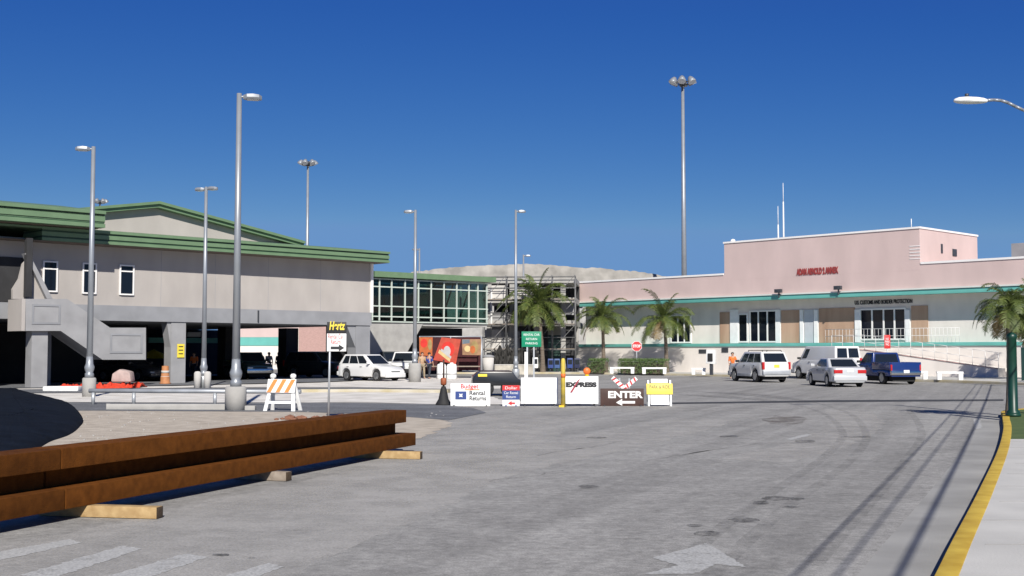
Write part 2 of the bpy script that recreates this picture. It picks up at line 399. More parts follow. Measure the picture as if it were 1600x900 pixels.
sheet('gutter', [(p.x, p.y) for p in gut]+[(p.x, p.y) for p in gl[::-1]], 0.004, mat('gutter_concrete', (0.30, 0.295, 0.28), 0.85, 0.2, 0.8, bump=0.2, detail=9))
# pavement joints
mb = MB()
for y in [a*1.5-3 for a in range(18)]:
    x0 = min(inner, key=lambda p: abs(p.y-y)).x+0.05
    mb.box(x0, 60, y-0.012, y+0.012, 0.11, 0.1235)
struct(mb.build('pavement_joints', mat('joint_dirt', (0.32, 0.31, 0.29), 0.9, 0.15, 3)))

# left side ground: gravel, side road, crushed limestone
sheet('gravel_ground', [(-40, 12)]+G([(-260, 800), (-120, 792), (0, 770), (300, 712), (560, 674), (640, 688), (690, 672), (706, 664), (690, 655), (640, 651), (560, 646), (470, 643), (160, 641), (60, 641), (-250, 641)]), 0.004, M_gravel, jag=0.12, seed=1)
sheet('side_road', G([(-300, 642), (0, 642), (160, 642), (470, 644), (560, 647), (640, 652), (700, 657), (760, 645), (740, 638), (700, 633), (560, 630), (300, 630), (0, 628), (-300, 628)]), 0.008, M_asph2)
sheet('limestone_verge', G([(-200, 627), (300, 629), (560, 629), (690, 632), (830, 632), (760, 620), (700, 614), (560, 612), (300, 613), (-200, 617)]), 0.008, M_caliche, jag=0.25, seed=2)
sheet('middle_road', G([(-200, 616), (300, 612.5), (560, 611.5), (690, 613.5), (760, 609), (690, 608), (560, 606), (300, 606), (-200, 611)]), 0.012, M_asph2)
sheet('limestone_ground', G([(-300, 610.5), (20, 610), (300, 605.5), (560, 605), (690, 608), (820, 607), (800, 592), (690, 588), (630, 592), (500, 598), (290, 603), (80, 607), (-300, 609)]), 0.008, M_caliche, jag=0.3, seed=3)
sheet('driveway', G([(-300, 608), (80, 606), (290, 602), (500, 597), (630, 591), (690, 587), (690, 584.5), (560, 583), (290, 596), (-300, 600)]), 0.012, M_asph2)
sheet('shadow_strip', G([(1040, 631.6), (1300, 628.4), (1568, 626.6), (1568, 624.0), (1300, 625.3), (1040, 629.2)]), 0.004, M_shadow_strip)  # cast shadow across the road, painted as a dark strip
# dirt spilled at the beam end
# faded crosswalk bars and arrow, stains
for i, p in enumerate(([(0, 862), (110, 843), (128, 848), (0, 876)], [(30, 900), (190, 853), (222, 858), (80, 905)], [(150, 905), (290, 866), (325, 871), (215, 908)], [(300, 915), (420, 880), (445, 886), (360, 915)])):
    sheet('crosswalk_bar', G(p), 0.004, M_faded, jag=0.02, seed=20+i)
sheet('road_arrow', G([(1005, 898), (1060, 884), (1020, 872), (1105, 849), (1167, 887), (1118, 882), (1085, 897)]), 0.004, M_arrow, jag=0.015, seed=30)
sheet('lane_line', G([(1228, 686), (1262, 678), (1268, 680), (1234, 688)]), 0.004, M_faded, jag=0.03)
sheet('lane_line', G([(1520, 655), (1532, 655), (1534, 670), (1524, 671)]), 0.0085, M_faded, jag=0.03)
st = [((1226, 657), 34, 8, 0), ((1215, 779), 26, 3.5, 0), ((1246, 780), 12, 2.5, 0), ((1163, 813), 24, 4, 0), ((1190, 786), 14, 3, 0), ((1105, 834), 22, 4, 0), ((1085, 822), 14, 2.5, 0),
      ((1338, 683), 26, 1.2, 0), ((1140, 682), 16, 2, 0), ((932, 684), 16, 1.5, 0), ((1258, 690), 18, 2.5, 0), ((920, 761), 16, 3, 0), ((1236, 793), 14, 2, 0), ((345, 868), 14, 2, 0), ((395, 873), 8, 1.5, 0)]
for i, ((px, py), rx, ry, a) in enumerate(st):
    rnd = random.Random(50+i); pts = []
    for k in range(22):
        t = 2*math.pi*k/22; f = rnd.uniform(0.8, 1.1); pts.append((px+rx*f*math.cos(t), py+ry*f*math.sin(t)))
    sheet('road_stain', G(pts), 0.0045+0.0003*i, M_rust_stain if i == 0 else M_stain)
def arc(pts, wd):
    L_ = smooth_line([tuple(gnd(*p)[:2]) for p in pts], 8); o = []
    a, b = [], []
    for i, p in enumerate(L_):
        d_ = (L_[min(i+1, len(L_)-1)]-L_[max(i-1, 0)]).normalized(); n_ = Vector((d_.y, -d_.x))*wd/2; a.append(p+n_); b.append(p-n_)
    return [(p.x, p.y) for p in a]+[(p.x, p.y) for p in b[::-1]]
for i, pts in enumerate((((1040, 900), (1160, 800), (1290, 712), (1315, 672), (1270, 640), (1180, 622), (1050, 616)), ((1110, 900), (1220, 800), (1330, 718), (1352, 675), (1312, 640), (1210, 618), (1080, 611)), ((1250, 905), (1345, 800), (1415, 720), (1440, 675), (1420, 640)))):
    sheet('tyre_mark', arc(pts, 0.17), 0.0022+0.0003*i, M_rubber)
sheet('road_dust', G([(-60, 868), (160, 822), (420, 766), (640, 712), (700, 672), (840, 658), (880, 672), (800, 740), (640, 820), (480, 880), (420, 915), (-60, 915)]), 0.0021, M_dust, jag=0.1, seed=90)
for i, pts in enumerate((((600, 740), (700, 690), (760, 664), (850, 650)), ((450, 800), (700, 740), (950, 690), (1100, 655)), ((1180, 720), (1290, 690), (1340, 660), (1320, 640)))):
    sheet('road_dust', arc(pts, (3.2, 2.0, 1.2)[i]), 0.0012+0.0003*i, M_dust, jag=0.15, seed=70+i)
M_crack = mat('crack_dirt', (0.12, 0.117, 0.11), 0.95, 0.3, 6)
for i, (a_, b_) in enumerate((((1010, 720), (1190, 694)), ((840, 712), (990, 690)), ((760, 752), (860, 734)))):
    rnd = random.Random(300+i); p0, p1 = gnd(*a_), gnd(*b_); n_ = 26; L1, L2 = [], []
    dd = (p1-p0).normalized(); nn = Vector((dd.y, -dd.x, 0)); off_ = 0.0
    for k in range(n_+1):
        off_ += rnd.uniform(-0.05, 0.05); c_ = p0.lerp(p1, k/n_)+nn*off_; w_ = rnd.uniform(0.003, 0.008)
        L1.append((c_+nn*w_)[:2]); L2.append((c_-nn*w_)[:2])
    sheet('road_crack', L1+L2[::-1], 0.0036+0.0001*i, M_crack)
# kerbs in the middle distance
a = gnd(470, 613.5); b = gnd(560, 613); c = gnd(700, 614)
struct(strip('kerb', [(a.x, a.y), (b.x, b.y), (c.x, c.y)], 0.3, -0.02, 0.14, M_kerb_worn, side=-1))
struct(strip('kerb', [tuple(p[:2]) for p in G([(166, 640), (366, 640.5)])], 0.3, -0.02, 0.17, M_conc, side=-1))
# pebbles
mb = MB(); rnd = random.Random(4)
for i in range(260):
    px, py = rnd.uniform(120, 700), rnd.uniform(643, 690)
    if py > 655 and px > 640-(py-655)*9: continue
    p = gnd(px, py); r = rnd.uniform(0.008, 0.03)
    M = Matrix.Translation(p+Vector((0, 0, r*0.4))) @ Matrix.Rotation(rnd.uniform(0, 6), 4, 'Z') @ Matrix.Diagonal((r*rnd.uniform(.8, 1.6), r, r*0.7, 1))
    bmesh.ops.create_icosphere(mb.bm, subdivisions=1, radius=1, matrix=M)
tag(mb.build('pebbles', M_conc), kind='stuff')

# ------------------------------------------------------------------ LEFT BUILDING (cream, green roof, open ground floor)
L = Frame(-18.8, 68.0, R(44.6))
LB = thing('terminal_building', 'cream terminal building with green metal roof and grey band over an open ground floor', 'building', (L.o.x, L.o.y, 0), L.a)
XE = L.x(578); ZB0, ZB1, ZT = 3.43, 4.26, 7.6
MB().box(-26, XE, 0.0, 22, ZB1, ZT).build('wall', M_cream, LB)
for pj in (250, 335, 418, 500):
    xj = L.x(pj); MB().box(xj-0.012, xj+0.012, -0.006, -0.001, ZB1+0.01, 7.4).build('control_joint', M_greylight, LB)
mb = MB(); mb.box(-26, XE+0.06, -0.07, 22.05, ZB0, ZB1); mb.build('floor_band', M_greypaint, LB)
# columns of the front row with raked haunches
def lcol(px0, px1, yo, depth, m=M_greypaint, haunch=None):
    x0, x1 = L.x(px0, yo), L.x(px1, yo)
    mb = MB(); mb.box(x0, x1, yo, yo+depth, 0, ZB0-0.003)
    if haunch: mb.prism([(x0-0.002, ZB0-0.006), (x0-haunch, ZB0-0.006), (x0-0.002, ZB0-1.4)], yo+0.05, yo+depth-0.05)
    return mb.build('column', m, LB)
lcol(267, 290, 0.0, 0.75, M_greylight, 0.25)
lcol(556, 578, 0.0, 0.9, M_greypaint, 0.7)
lcol(60, 80, 0.0, 0.7, M_greypaint)
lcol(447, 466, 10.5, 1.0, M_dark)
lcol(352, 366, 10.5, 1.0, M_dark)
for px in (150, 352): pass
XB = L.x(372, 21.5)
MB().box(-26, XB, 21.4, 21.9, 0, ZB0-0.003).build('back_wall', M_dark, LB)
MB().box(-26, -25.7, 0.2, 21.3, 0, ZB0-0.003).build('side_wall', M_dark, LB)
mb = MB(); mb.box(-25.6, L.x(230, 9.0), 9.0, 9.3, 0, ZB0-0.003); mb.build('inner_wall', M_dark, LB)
# teal awning seen inside
xa, xb = L.x(228, 17), L.x(352, 17)
mb = MB(); mb.box(xa, xb, 16.6, 17.4, L.z(300, 536, 17), L.z(300, 528, 17)); mb.build('awning', M_teal, LB)
mb = MB(); mb.box(L.x(292, 16.4), L.x(312, 16.4), 16.3, 16.5, L.z(300, 526, 16.4), L.z(300, 519, 16.4)); mb.build('white_sign_panel', M_white, LB)  # plain white panel above the awning
# eave fascia of the front: three steps
def eave(x0, x1, yf, zb, zt, back, name='eave'):
    h = zt-zb
    mb = MB()
    mb.box(x0, x1, yf, back, zb+h*0.80, zt)
    mb.box(x0+0.02, x1-0.02, yf+0.05, back, zb+h*0.36, zb+h*0.66)
    mb.box(x0+0.02, x1-0.02, yf+0.02, back, zb, zb+h*0.22)
    mb.build(name, M_roofgreen, LB)
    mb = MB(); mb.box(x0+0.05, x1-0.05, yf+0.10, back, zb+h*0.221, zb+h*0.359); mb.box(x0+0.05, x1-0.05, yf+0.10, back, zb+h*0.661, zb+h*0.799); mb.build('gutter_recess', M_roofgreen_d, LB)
XT = L.x(609, -1.35)
eave(L.x(62, -1.35), XT, -1.35, 7.42, 8.12, 1.0)
mb = MB(); mb.box(-25, XT-0.05, -1.25, 0.4, 7.40, 7.415); mb.build('soffit', M_soffit, LB)
mb = MB(); mb.prism([(-1.33, 8.123), (3.1, 8.62), (12.5, 8.9), (22.5, 8.14), (22.5, 8.02), (-1.33, 8.02)], -25, XT-0.02, 'YZ'); mb.build('lower_roof', M_roofgreen, LB)
# gable volume
XG = 0.2
def gz(x): return 10.15-abs(x-XG)*0.165
gp = [(XG-12, 8.3), (XG-12, gz(XG-12)), (XG, gz(XG)), (XG+11.5, gz(XG+11.5)), (XG+11.5, 8.3)]
MB().prism(gp, 3.2, 19.5).build('gable_wall', M_cream, LB)
mb = MB()
for (za, zb2, y0, mm) in ((0.004, 0.2, 2.75, 0), (0.2, 0.36, 2.6, 0)):
    mb.prism([(XG-13, gz(XG-13)+za), (XG, gz(XG)+za), (XG+10.2, gz(XG+10.2)+za), (XG+10.2, gz(XG+10.2)+zb2), (XG, gz(XG)+zb2), (XG-13, gz(XG-13)+zb2)], y0, 20)
mb.build('gable_roof', M_roofgreen, LB)
# canopy at far left
YC = -2.4
XC = L.x(162, YC); zc0 = L.z(60, 348, YC); zc1 = zc0+0.88
eave(-34, XC, YC, zc0, zc1, YC+0.6, 'canopy_eave')
mb = MB(); mb.prism([(YC+0.1, zc1), (3.1, zc1+0.75), (3.1, zc0+0.3), (YC+0.61, zc0+0.02), (YC+0.1, zc0+0.25)], -34, XC-0.02, 'YZ'); mb.build('canopy_roof', M_roofgreen, LB)
mb = MB(); mb.box(-34, XC-0.1, YC+0.62, -0.05, zc0-0.02, zc0+0.015); mb.build('canopy_soffit', M_soffit, LB)
x0 = L.x(36, -1.5); MB().box(x0, x0+0.3, -1.7, -1.4, 4.5, 7.45).build('canopy_post', M_dark, LB)
# the building continues left of the picture, coloured dark for the shade below the canopy
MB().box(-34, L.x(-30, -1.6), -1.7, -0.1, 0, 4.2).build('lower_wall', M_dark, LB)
MB().box(-24, L.x(34, -0.03), -0.06, -0.002, 4.3, L.z(20, 402, 0)).build('shade_panel', M_dark, LB)  # flat dark sheet painting in the shade on the wall beside the stair
# windows with a transom
def bwin(parent, fr, px0, px1, py0, py1, yo, trans=None, mull=(), fm=M_whitetrim, gm=M_glass_w, t=0.09, name='window'):
    xa, xb = fr.x(px0, yo), fr.x(px1, yo); z1, z0 = fr.z((px0+px1)/2, py0, yo), fr.z((px0+px1)/2, py1, yo)
    mb = MB()
    mb.box(xa-t, xa, yo-0.09, yo-0.001, z0-t, z1+t); mb.box(xb, xb+t, yo-0.09, yo-0.001, z0-t, z1+t)
    mb.box(xa, xb, yo-0.09, yo-0.001, z1, z1+t); mb.box(xa, xb, yo-0.11, yo-0.001, z0-t, z0)
    if trans:
        zt = fr.z((px0+px1)/2, trans, yo); mb.box(xa, xb, yo-0.07, yo-0.001, zt-t*0.45, zt+t*0.45)
    for pm in mull:
        xm = fr.x(pm, yo); mb.box(xm-t*0.5, xm+t*0.5, yo-0.075, yo-0.0015, z0, z1)
    f = mb.build(name, fm, parent)
    MB().box(xa, xb, yo-0.03, yo-0.004, z0, z1).build('pane', gm, f)
    return f
for q in ((66, 85, 410, 454, 420), (128, 146, 413, 457, 423), (186, 205, 416, 459, 424)):
    bwin(LB, L, q[0], q[1], q[2], q[3], 0.0, q[4], t=0.075)
MB().box(XE-0.02, XE+0.16, -0.12, 0.15, ZB1, 7.4).build('corner_trim', M_whitetrim, LB)
mb = MB(); xd = L.x(402, -0.09); mb.box(xd, xd+0.08, -0.13, -0.071, 3.5, 4.2); mb.build('downpipe', M_darkmetal, LB)

# external staircase
YS0, YS1 = -3.0, -1.35
SB = thing('outdoor_staircase', 'grey concrete stair with solid panelled parapets and two landings on a square pillar', 'staircase', L.w(L.x(100, YS0), 0), L.a)
sx0 = L.x(100, YS0)
def SP(lst, yo=YS0): return [(L.xz(px, py, yo)[0]-sx0, L.xz(px, py, yo)[1]) for px, py in lst]
par = SP([(40, 467), (105, 467), (172, 512), (228, 512), (228, 562), (160, 562), (95, 517), (40, 517)])
MB().prism(par, YS0, YS0+0.18).build('parapet', M_greylight, SB)
MB().prism(par, YS1-0.18, YS1).build('parapet', M_greylight, SB)
slab = SP([(40, 508), (100, 508), (163, 552), (227, 552), (227, 561.5), (160.5, 561.5), (95.3, 516.5), (40.2, 516.5)])
MB().prism(slab, YS0+0.181, YS1-0.181).build('flight', M_greypaint, SB)
xl = SP([(40, 467)])[0]; MB().box(xl[0]-0.18, xl[0]-0.002, YS0, YS1, SP([(40, 517)])[0][1], xl[1]).build('landing_wall', M_cream, SB)
def frame_panel(q):
    (xa, z1), (xb, z0) = SP([(q[0], q[1])])[0], SP([(q[2], q[3])])[0]; t = 0.1; mb = MB()
    mb.box(xa, xb, YS0-0.03, YS0-0.001, z1-t, z1); mb.box(xa, xb, YS0-0.03, YS0-0.001, z0, z0+t)
    mb.box(xa, xa+t, YS0-0.03, YS0-0.001, z0+t, z1-t); mb.box(xb-t, xb, YS0-0.03, YS0-0.001, z0+t, z1-t)
    mb.build('panel_moulding', M_greypaint, SB)
frame_panel((50, 475, 94, 507)); frame_panel((172, 521, 222, 552))
up = SP([(76, 467), (43, 405), (36, 412), (30, 436), (20, 452), (20, 467)], YS1)
MB().prism(up, YS1+0.01, YS1+0.2).build('upper_parapet', M_cream, SB)
upw = SP([(79, 467), (42, 396), (36, 396), (70, 467)], YS1)
MB().prism(upw, YS1-0.25, YS1+0.22).build('handrail', M_greylight, SB)
xc0, xc1 = L.x(50, YS0+0.2)-sx0, L.x(75, YS0+0.2)-sx0
MB().box(xc0, xc1, YS0+0.25, YS0+0.95, 0, SP([(60, 517)])[0][1]-0.003).build('pillar', M_greylight, SB)
# treads of the lower flight
mb = MB(); a, b = SP([(105, 505)])[0], SP([(168, 548)])[0]
for k in range(9):
    t = k/9; xx = a[0]+(b[0]-a[0])*t; zz = a[1]+(b[1]-a[1])*t
    mb.box(xx, xx+(b[0]-a[0])/9, YS0+0.182, YS1-0.182, zz-0.16, zz)
mb.build('treads', M_conc, SB)

# yellow sign on the column
def board(name, label, cat, px0, px1, py0, py1, Y, m, thick=0.03, rz=0.0, group=None, bevel=0):
    a, b = at(px0, py0, Y), at(px1, py1, Y); cx = (a.x+b.x)/2; t = thing(name, label, cat, (cx, Y, b.z), rz, group)
    wd, h = b.x-a.x, a.z-b.z
    return t, wd, h

# ------------------------------------------------------------------ GLAZED LINK BRIDGE
Bf = Frame(-9.9, 85.0, R(41))
BB = thing('glazed_bridge', 'glazed link bridge with white mullions and green roof between the two buildings', 'bridge', (Bf.o.x, Bf.o.y, 0), Bf.a)
bx0, bx1 = Bf.x(580), Bf.x(762)
zt, zb = 6.95, 3.95
mb = MB()
for px in (581, 592, 611, 632, 653, 673, 693, 713, 732, 746, 760):
    x = Bf.x(px); mb.box(x-0.045, x+0.045, -0.07, 0.07, zb, zt)
for py in (437, 449, 479, 495, 503):
    z = Bf.z(620, py); mb.box(bx0, bx1, -0.055, 0.055, z-0.042, z+0.042)
mb.build('mullions', mat('mullion_white', (0.50, 0.56, 0.50), 0.5, 0.04, 2), BB)
MB().box(bx0, bx1, 0.02, 0.04, zb, zt).build('glazing', M_glass_c, BB)
mb = MB()
for px in range(575, 780, 24):
    x = Bf.x(px, 5.2); mb.box(x-0.06, x+0.06, 5.1, 5.2, zb, zt)
mb.build('rear_mullions', M_white, BB)
MB().box(bx0, bx1, 5.0, 5.09, zb, 5.3).build('rear_wall', M_dark, BB)
MB().box(bx0, bx1, 5.21, 5.23, 5.3, zt).build('rear_glazing', M_glass_c, BB)
mb = MB()
for k in range(6):
    x = bx0+1.2+k*1.7; mb.cyl((x, 2.4, zb), (x+1.2, 2.4, zt), 0.06)
mb.build('roof_braces', M_white, BB)
MB().box(bx0, bx1, 0.08, 5.25, 3.62, zb-0.003).build('floor_slab', M_conc, BB)
mb = MB(); mb.box(bx0, bx1+0.5, -0.4, 5.6, 7.02, 7.42); mb.build('roof', M_roofgreen, BB)
cp = [Bf.xz(px, py) for px, py in ((578, 506), (661, 506), (637, 549), (620, 560), (578, 560))]
cp = cp[:3]+[(cp[2][0]-0.6, 0.0), (cp[0][0], 0.0)]
MB().prism(cp, 0.0, 0.35).build('concrete_wall', M_conc, BB)
MB().box(bx0, bx1+2, 5.6, 5.9, 0, 3.62).build('rear_lower_wall', M_blackvoid, BB)  # wall coloured near black for the shade below the bridge

# ------------------------------------------------------------------ UNFINISHED BUILDING with scaffold, domed roof behind
Uf = Frame(at(758, 549, 99).x, 99.0, R(-6))
UB = thing('unfinished_building', 'grey concrete building under construction with open storeys beside glazed bridge', 'building', (Uf.o.x, Uf.o.y, 0), Uf.a)
ux1 = Uf.x(900)
for z0, z1 in ((3.85, 4.3), (5.7, 6.15), (7.35, 7.75)):
    MB().box(0, ux1, 0, 12, z0, z1).build('floor_slab', M_conc, UB)
for px in (764, 800, 838, 880):
    x = Uf.x(px, 0.1); mb = MB(); mb.box(x-0.2, x+0.2, 0.1, 0.5, 0, 7.349); mb.build('column', M_conc, UB)
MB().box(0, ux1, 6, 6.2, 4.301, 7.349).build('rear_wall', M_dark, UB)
for (p0, p1, y0, y1, m) in ((758, 783, 515, 550, M_conc_l), (783, 812, 518, 548, M_greylight), (860, 898, 465, 492, M_greylight), (762, 790, 446, 468, M_conc_l), (763, 800, 488, 505, M_greylight), (800, 838, 452, 466, M_conc_l)):
    xa, z1 = Uf.xz(p0, y0, 0.2); xb, z0 = Uf.xz(p1, y1, 0.2); MB().box(xa, xb, 0.21, 0.3, z0, z1).build('infill_panel', m, UB)
MB().box(0, ux1, 4.0, 4.2, 0, 3.85).build('lower_wall', M_conc, UB)
xa, xb = Uf.x(856, 0.5), Uf.x(876, 0.5); mb = MB(); mb.box(xa, xb, 0.45, 0.55, 0, 3.1); mb.build('door', mat('door_green', (0.02, 0.05, 0.04), 0.4, 0.1, 2), UB)
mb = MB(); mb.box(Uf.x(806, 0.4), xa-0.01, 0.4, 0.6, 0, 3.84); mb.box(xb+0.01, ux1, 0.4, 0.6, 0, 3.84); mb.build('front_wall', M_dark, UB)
M_scaf = mat('scaffold_tube', (0.14, 0.14, 0.14), 0.6, 0.3, 2)
SF = thing('scaffold', 'steel tube scaffold with plank decks against the unfinished grey building', 'scaffold', Uf.w(0, -1.3), Uf.a)
mb = MB()
nx = 5; wx = ux1/(nx-1)
for i in range(nx):
    for y in (0, 1.0):
        mb.cyl((i*wx, y, 0), (i*wx, y, 7.9), 0.035, n=6)
mb.build('standards', M_scaf, SF)
mb = MB()
for z in (1.9, 2.9, 3.9, 4.9, 5.9, 6.9, 7.8):
    for y in (0, 1.0): mb.cyl((0, y, z), (ux1, y, z), 0.03, n=6)
    for i in range(nx): mb.cyl((i*wx, 0, z), (i*wx, 1.0, z), 0.03, n=6)
mb.build('ledgers', M_scaf, SF)
mb = MB()
for i in range(nx-1):
    for k in range(3): mb.cyl((i*wx, 0, 1.9+2*k), ((i+1)*wx, 0, 3.9+2*k), 0.025, n=6)
mb.build('braces', M_scaf, SF)
for z in (1.95, 3.95, 5.95): MB().box(0, ux1, 0.05, 0.95, z, z+0.06).build('plank_deck', M_lumber_g, SF)

Dm = thing('grey_hall', 'long low hall with uneven weathered grey beige roof behind the scaffold', 'building', (at(850, 549, 135).x, 135, 0))
rnd = random.Random(17)
prof = [(640, 424), (668, 421), (690, 417.5), (730, 414.5), (775, 413), (820, 411), (862, 412.5), (905, 417), (945, 417.5), (965, 421), (1000, 423), (1035, 429), (1062, 434)]
NX, NY = 90, 10; V = []
for j in range(NY+1):
    f = j/NY; row = []
    for i in range(NX+1):
        px = 640+(1062-640)*i/NX; zt_ = at(px, interp_py(prof, px), 135).z
        z = zt_-(0 if j else 1.9)-0.05*j*0+rnd.uniform(-0.06, 0.07)*(1 if j else 0.2)
        row.append((at(px, 549, 135).x-Dm.location.x, f*14, z))
    V.append(row)
mb = MB(); V = [[mb.bm.verts.new(p) for p in row] for row in V]
for j in range(NY):
    for i in range(NX): mb.bm.faces.new((V[j][i], V[j][i+1], V[j+1][i+1], V[j+1][i])).smooth = False
mb.build('roof', M_dome, Dm)
xa_, xb_ = at(644, 549, 135).x-Dm.location.x, at(1058, 549, 135).x-Dm.location.x
MB().box(xa_, xb_, 0.05, 13.9, 0, 8.4).build('wall', M_conc, Dm)

# ------------------------------------------------------------------ PINK BUILDING
P = Frame(5.44, 105.0, math.atan2(-27, 25.9))
PB = thing('airport_building', 'pink and white airport annex with teal trim, raised deck and boarded doorways', 'building', (P.o.x, P.o.y, 0), P.a)
PX1 = 58.0; YW = 1.2; ZD, ZR, ZP = 2.25, 5.75, 7.68
# parapet and raised centre
bx0p, bx1p = P.x(1133), P.x(1440); ZC = 10.12
MB().box(0, PX1, 0.0, 18, ZR+0.2, ZP).build('parapet', M_pink, PB)
mb = MB(); mb.box(bx0p, bx1p, -0.004, 8.6, ZP-0.4, ZC); mb.build('raised_block', M_pink, PB)
MB().box(-0.06, bx0p-0.061, -0.06, 0.3, ZP, ZP+0.14).build('parapet_cap', M_whitetrim, PB)
MB().box(bx1p+0.061, PX1, -0.06, 0.3, ZP, ZP+0.14).build('parapet_cap', M_whitetrim, PB)
mb = MB(); mb.box(bx0p-0.06, bx1p+0.06, -0.07, 8.66, ZC, ZC+0.13); mb.build('block_cap', M_whitetrim, PB)
# eave band
mb = MB(); mb.box(-0.3, PX1, -0.22, 0.1, ZR-0.13, ZR+0.20); mb.build('eave_band', M_teal, PB, bevel=0.03)
mb = MB(); mb.box(-0.3, PX1, -0.3, -0.001, ZR+0.203, ZR+0.3); mb.build('eave_drip', mat('pale_teal_trim', (0.62, 0.66, 0.62), 0.5, 0.05, 1), PB)
mb = MB(); mb.box(0, PX1, 0.1, YW, ZR-0.08, ZR-0.0); mb.build('soffit', mat('pale_soffit', (0.45, 0.43, 0.41), 0.8, 0.05, 1), PB)
MB().box(0.2, PX1, YW, YW+0.3, ZD, ZR-0.085).build('wall', M_pinkwhite, PB)
MB().box(-0.02, PX1, YW+0.3, 18, 0, ZR+0.199).build('inner_block', M_dark, PB)
# deck
MB().box(-1.0, PX1, 0.0, YW-0.003, 0, ZD-0.1).build('deck_wall', M_pinkwhite, PB)
mb = MB(); mb.box(-1.05, PX1, -0.1, YW-0.002, ZD-0.1, ZD+0.14); mb.build('deck_edge', M_teal, PB, bevel=0.02)
MB().box(-1.0, PX1, YW-0.001, YW+0.25, 0, ZD-0.005).build('plinth', M_pinkwhite, PB)
# openings of the front, from the photo
for p0, p1, t, bt in ((1125, 1142, 488, 531), (1221, 1251, 485, 531), (1280, 1336, 482, 531), (1424, 1450, 478, 528)):
    xa, z1 = P.xz(p0, t, YW); xb, _ = P.xz(p1, t, YW); MB().box(xa, xb, YW-0.05, YW-0.002, ZD+0.16, z1).build('boarded_opening', M_ply, PB)
for q, ml in (((1050, 1079, 494, 532), (1060, 1070)), ((1156, 1168, 492, 531), ()), ((1174, 1213, 487, 531), (1186, 1200)), ((1347, 1415, 484, 527), (1364, 1382, 1399))):
    bwin(PB, P, q[0], q[1], q[2], q[3]+2, YW, mull=ml, t=0.11, name='glazed_door')
for p0, p1 in ((1142, 1155), (1213, 1221), (1251, 1257), (1273, 1280), (1337, 1347), (1416, 1424)):
    xa, xb = P.x(p0, YW), P.x(p1, YW); MB().box(xa+0.02, xb-0.02, YW-0.12, YW-0.001, ZD+0.16, P.z(p0, 484, YW)).build('pilaster', M_white, PB)
xa, xb = P.x(1258, YW), P.x(1272, YW); MB().box(xa, xb, YW-0.06, YW-0.001, ZD+0.16, P.z(1265, 484, YW)).build('grey_door', mat('grey_door_paint', (0.5, 0.52, 0.55), 0.5, 0.06, 2), PB)
# vents, lights, antennae
xa, z = P.xz(1098, 547); mb = MB(); mb.box(xa-0.35, xa+0.35, -0.05, -0.001, z-0.25, z+0.05); mb.build('vent', M_darkmetal, PB)
xa, z = P.xz(1133, 546.5); mb = MB(); mb.box(xa-0.3, xa+0.3, -0.05, -0.001, z-0.2, z+0.14); mb.build('vent', M_darkmetal, PB)
for px, py in ((1217, 455), (1310, 450)):
    x, z = P.xz(px, py, -0.4); mb = MB(); mb.box(x-0.28, x+0.28, -0.6, -0.35, z-0.12, z+0.15); mb.cyl((x, -0.4, z-0.5), (x, -0.4, z-0.1), 0.06)
    mb.build('eave_floodlight', M_darkmetal, PB, bevel=0.02)
mb = MB()
for k in range(5):
    z = P.z(1436, 384+k*5, 0); xa = P.x(1424); mb.box(xa, bx1p+0.03, -0.03, -0.005, z-0.025, z+0.025)
mb.build('louvres', M_whitetrim, PB)
mb = MB(); mb.box(bx1p-0.002, bx1p+0.03, 3.0, 3.25, 8.6, 9.25); mb.box(bx1p-0.002, bx1p+0.05, 4.7, 5.3, 8.5, 9.0); mb.build('side_vents', M_darkmetal, PB)
for px, py0, py1 in ((1215.5, 322, 375), (1223.5, 286, 372)):
    x, z1 = P.xz(px, py0, 6); mb = MB(); mb.cyl((x, 6, ZC), (x, 6, z1-1.5), 0.07, 0.05, n=8); mb.cyl((x, 6, z1-1.5), (x, 6, z1), 0.03, 0.02, n=6); mb.build('antenna', M_white_pl, PB)
x, z = P.xz(1424, 352, 0.4); mb = MB(); mb.cyl((x, 0.4, ZC+0.13), (x, 0.4, ZC+0.75), 0.03, n=6); mb.build('roof_rod', M_white_pl, PB)
x, z = P.xz(1144, 376, 0.5); mb = MB(); mb.lathe([(0.0, 0), (0.22, 0.02), (0.16, 0.2), (0, 0.26)], 12, (x, 0.6, ZC+0.13)); mb.build('roof_vent', M_white_pl, PB)
xa, z = P.xz(1590, 382, 5); mb = MB(); mb.box(xa, xa+3, 4, 6, ZP, z); mb.build('roof_unit', M_greypaint, PB)
# lettering
x0, z0 = P.xz(1245, 424, 0); x1, z1 = P.xz(1310, 424, 0)
lettering('sign_lettering', 'ADAM ARNOLD 2 ANNEX', 0.62, M_redtext, PB, ((x0+x1)/2, -0.03, P.z(1278, 424)), thick=0.02, bold=0.035, fit=x1-x0)
x0 = P.x(1337, YW); x1 = P.x(1427, YW)
lettering('sign_lettering', 'U.S. CUSTOMS AND BORDER PROTECTION', 0.4, M_blacktext, PB, ((x0+x1)/2, YW-0.03, P.z(1380, 472, YW)), thick=0.02, bold=0.008, fit=x1-x0)
# deck railings
M_rail = mat('pale_rail_paint', (0.62, 0.62, 0.61), 0.5, 0.06, 3)
mb = MB(); xr0, xr1 = P.x(1338, -0.05), P.x(1530, -0.05)
x = P.x(1290, 0.1)
while x < P.x(1500, 0.1):
    mb.cyl((x, 0.1, ZD+0.14), (x, 0.1, ZD+1.1), 0.012, n=6); x += 0.28
for z in (ZD+0.6, ZD+1.1): mb.cyl((P.x(1290, 0.1), 0.1, z), (P.x(1500, 0.1), 0.1, z), 0.018, n=6)
mb.build('deck_railing', M_rail, PB)
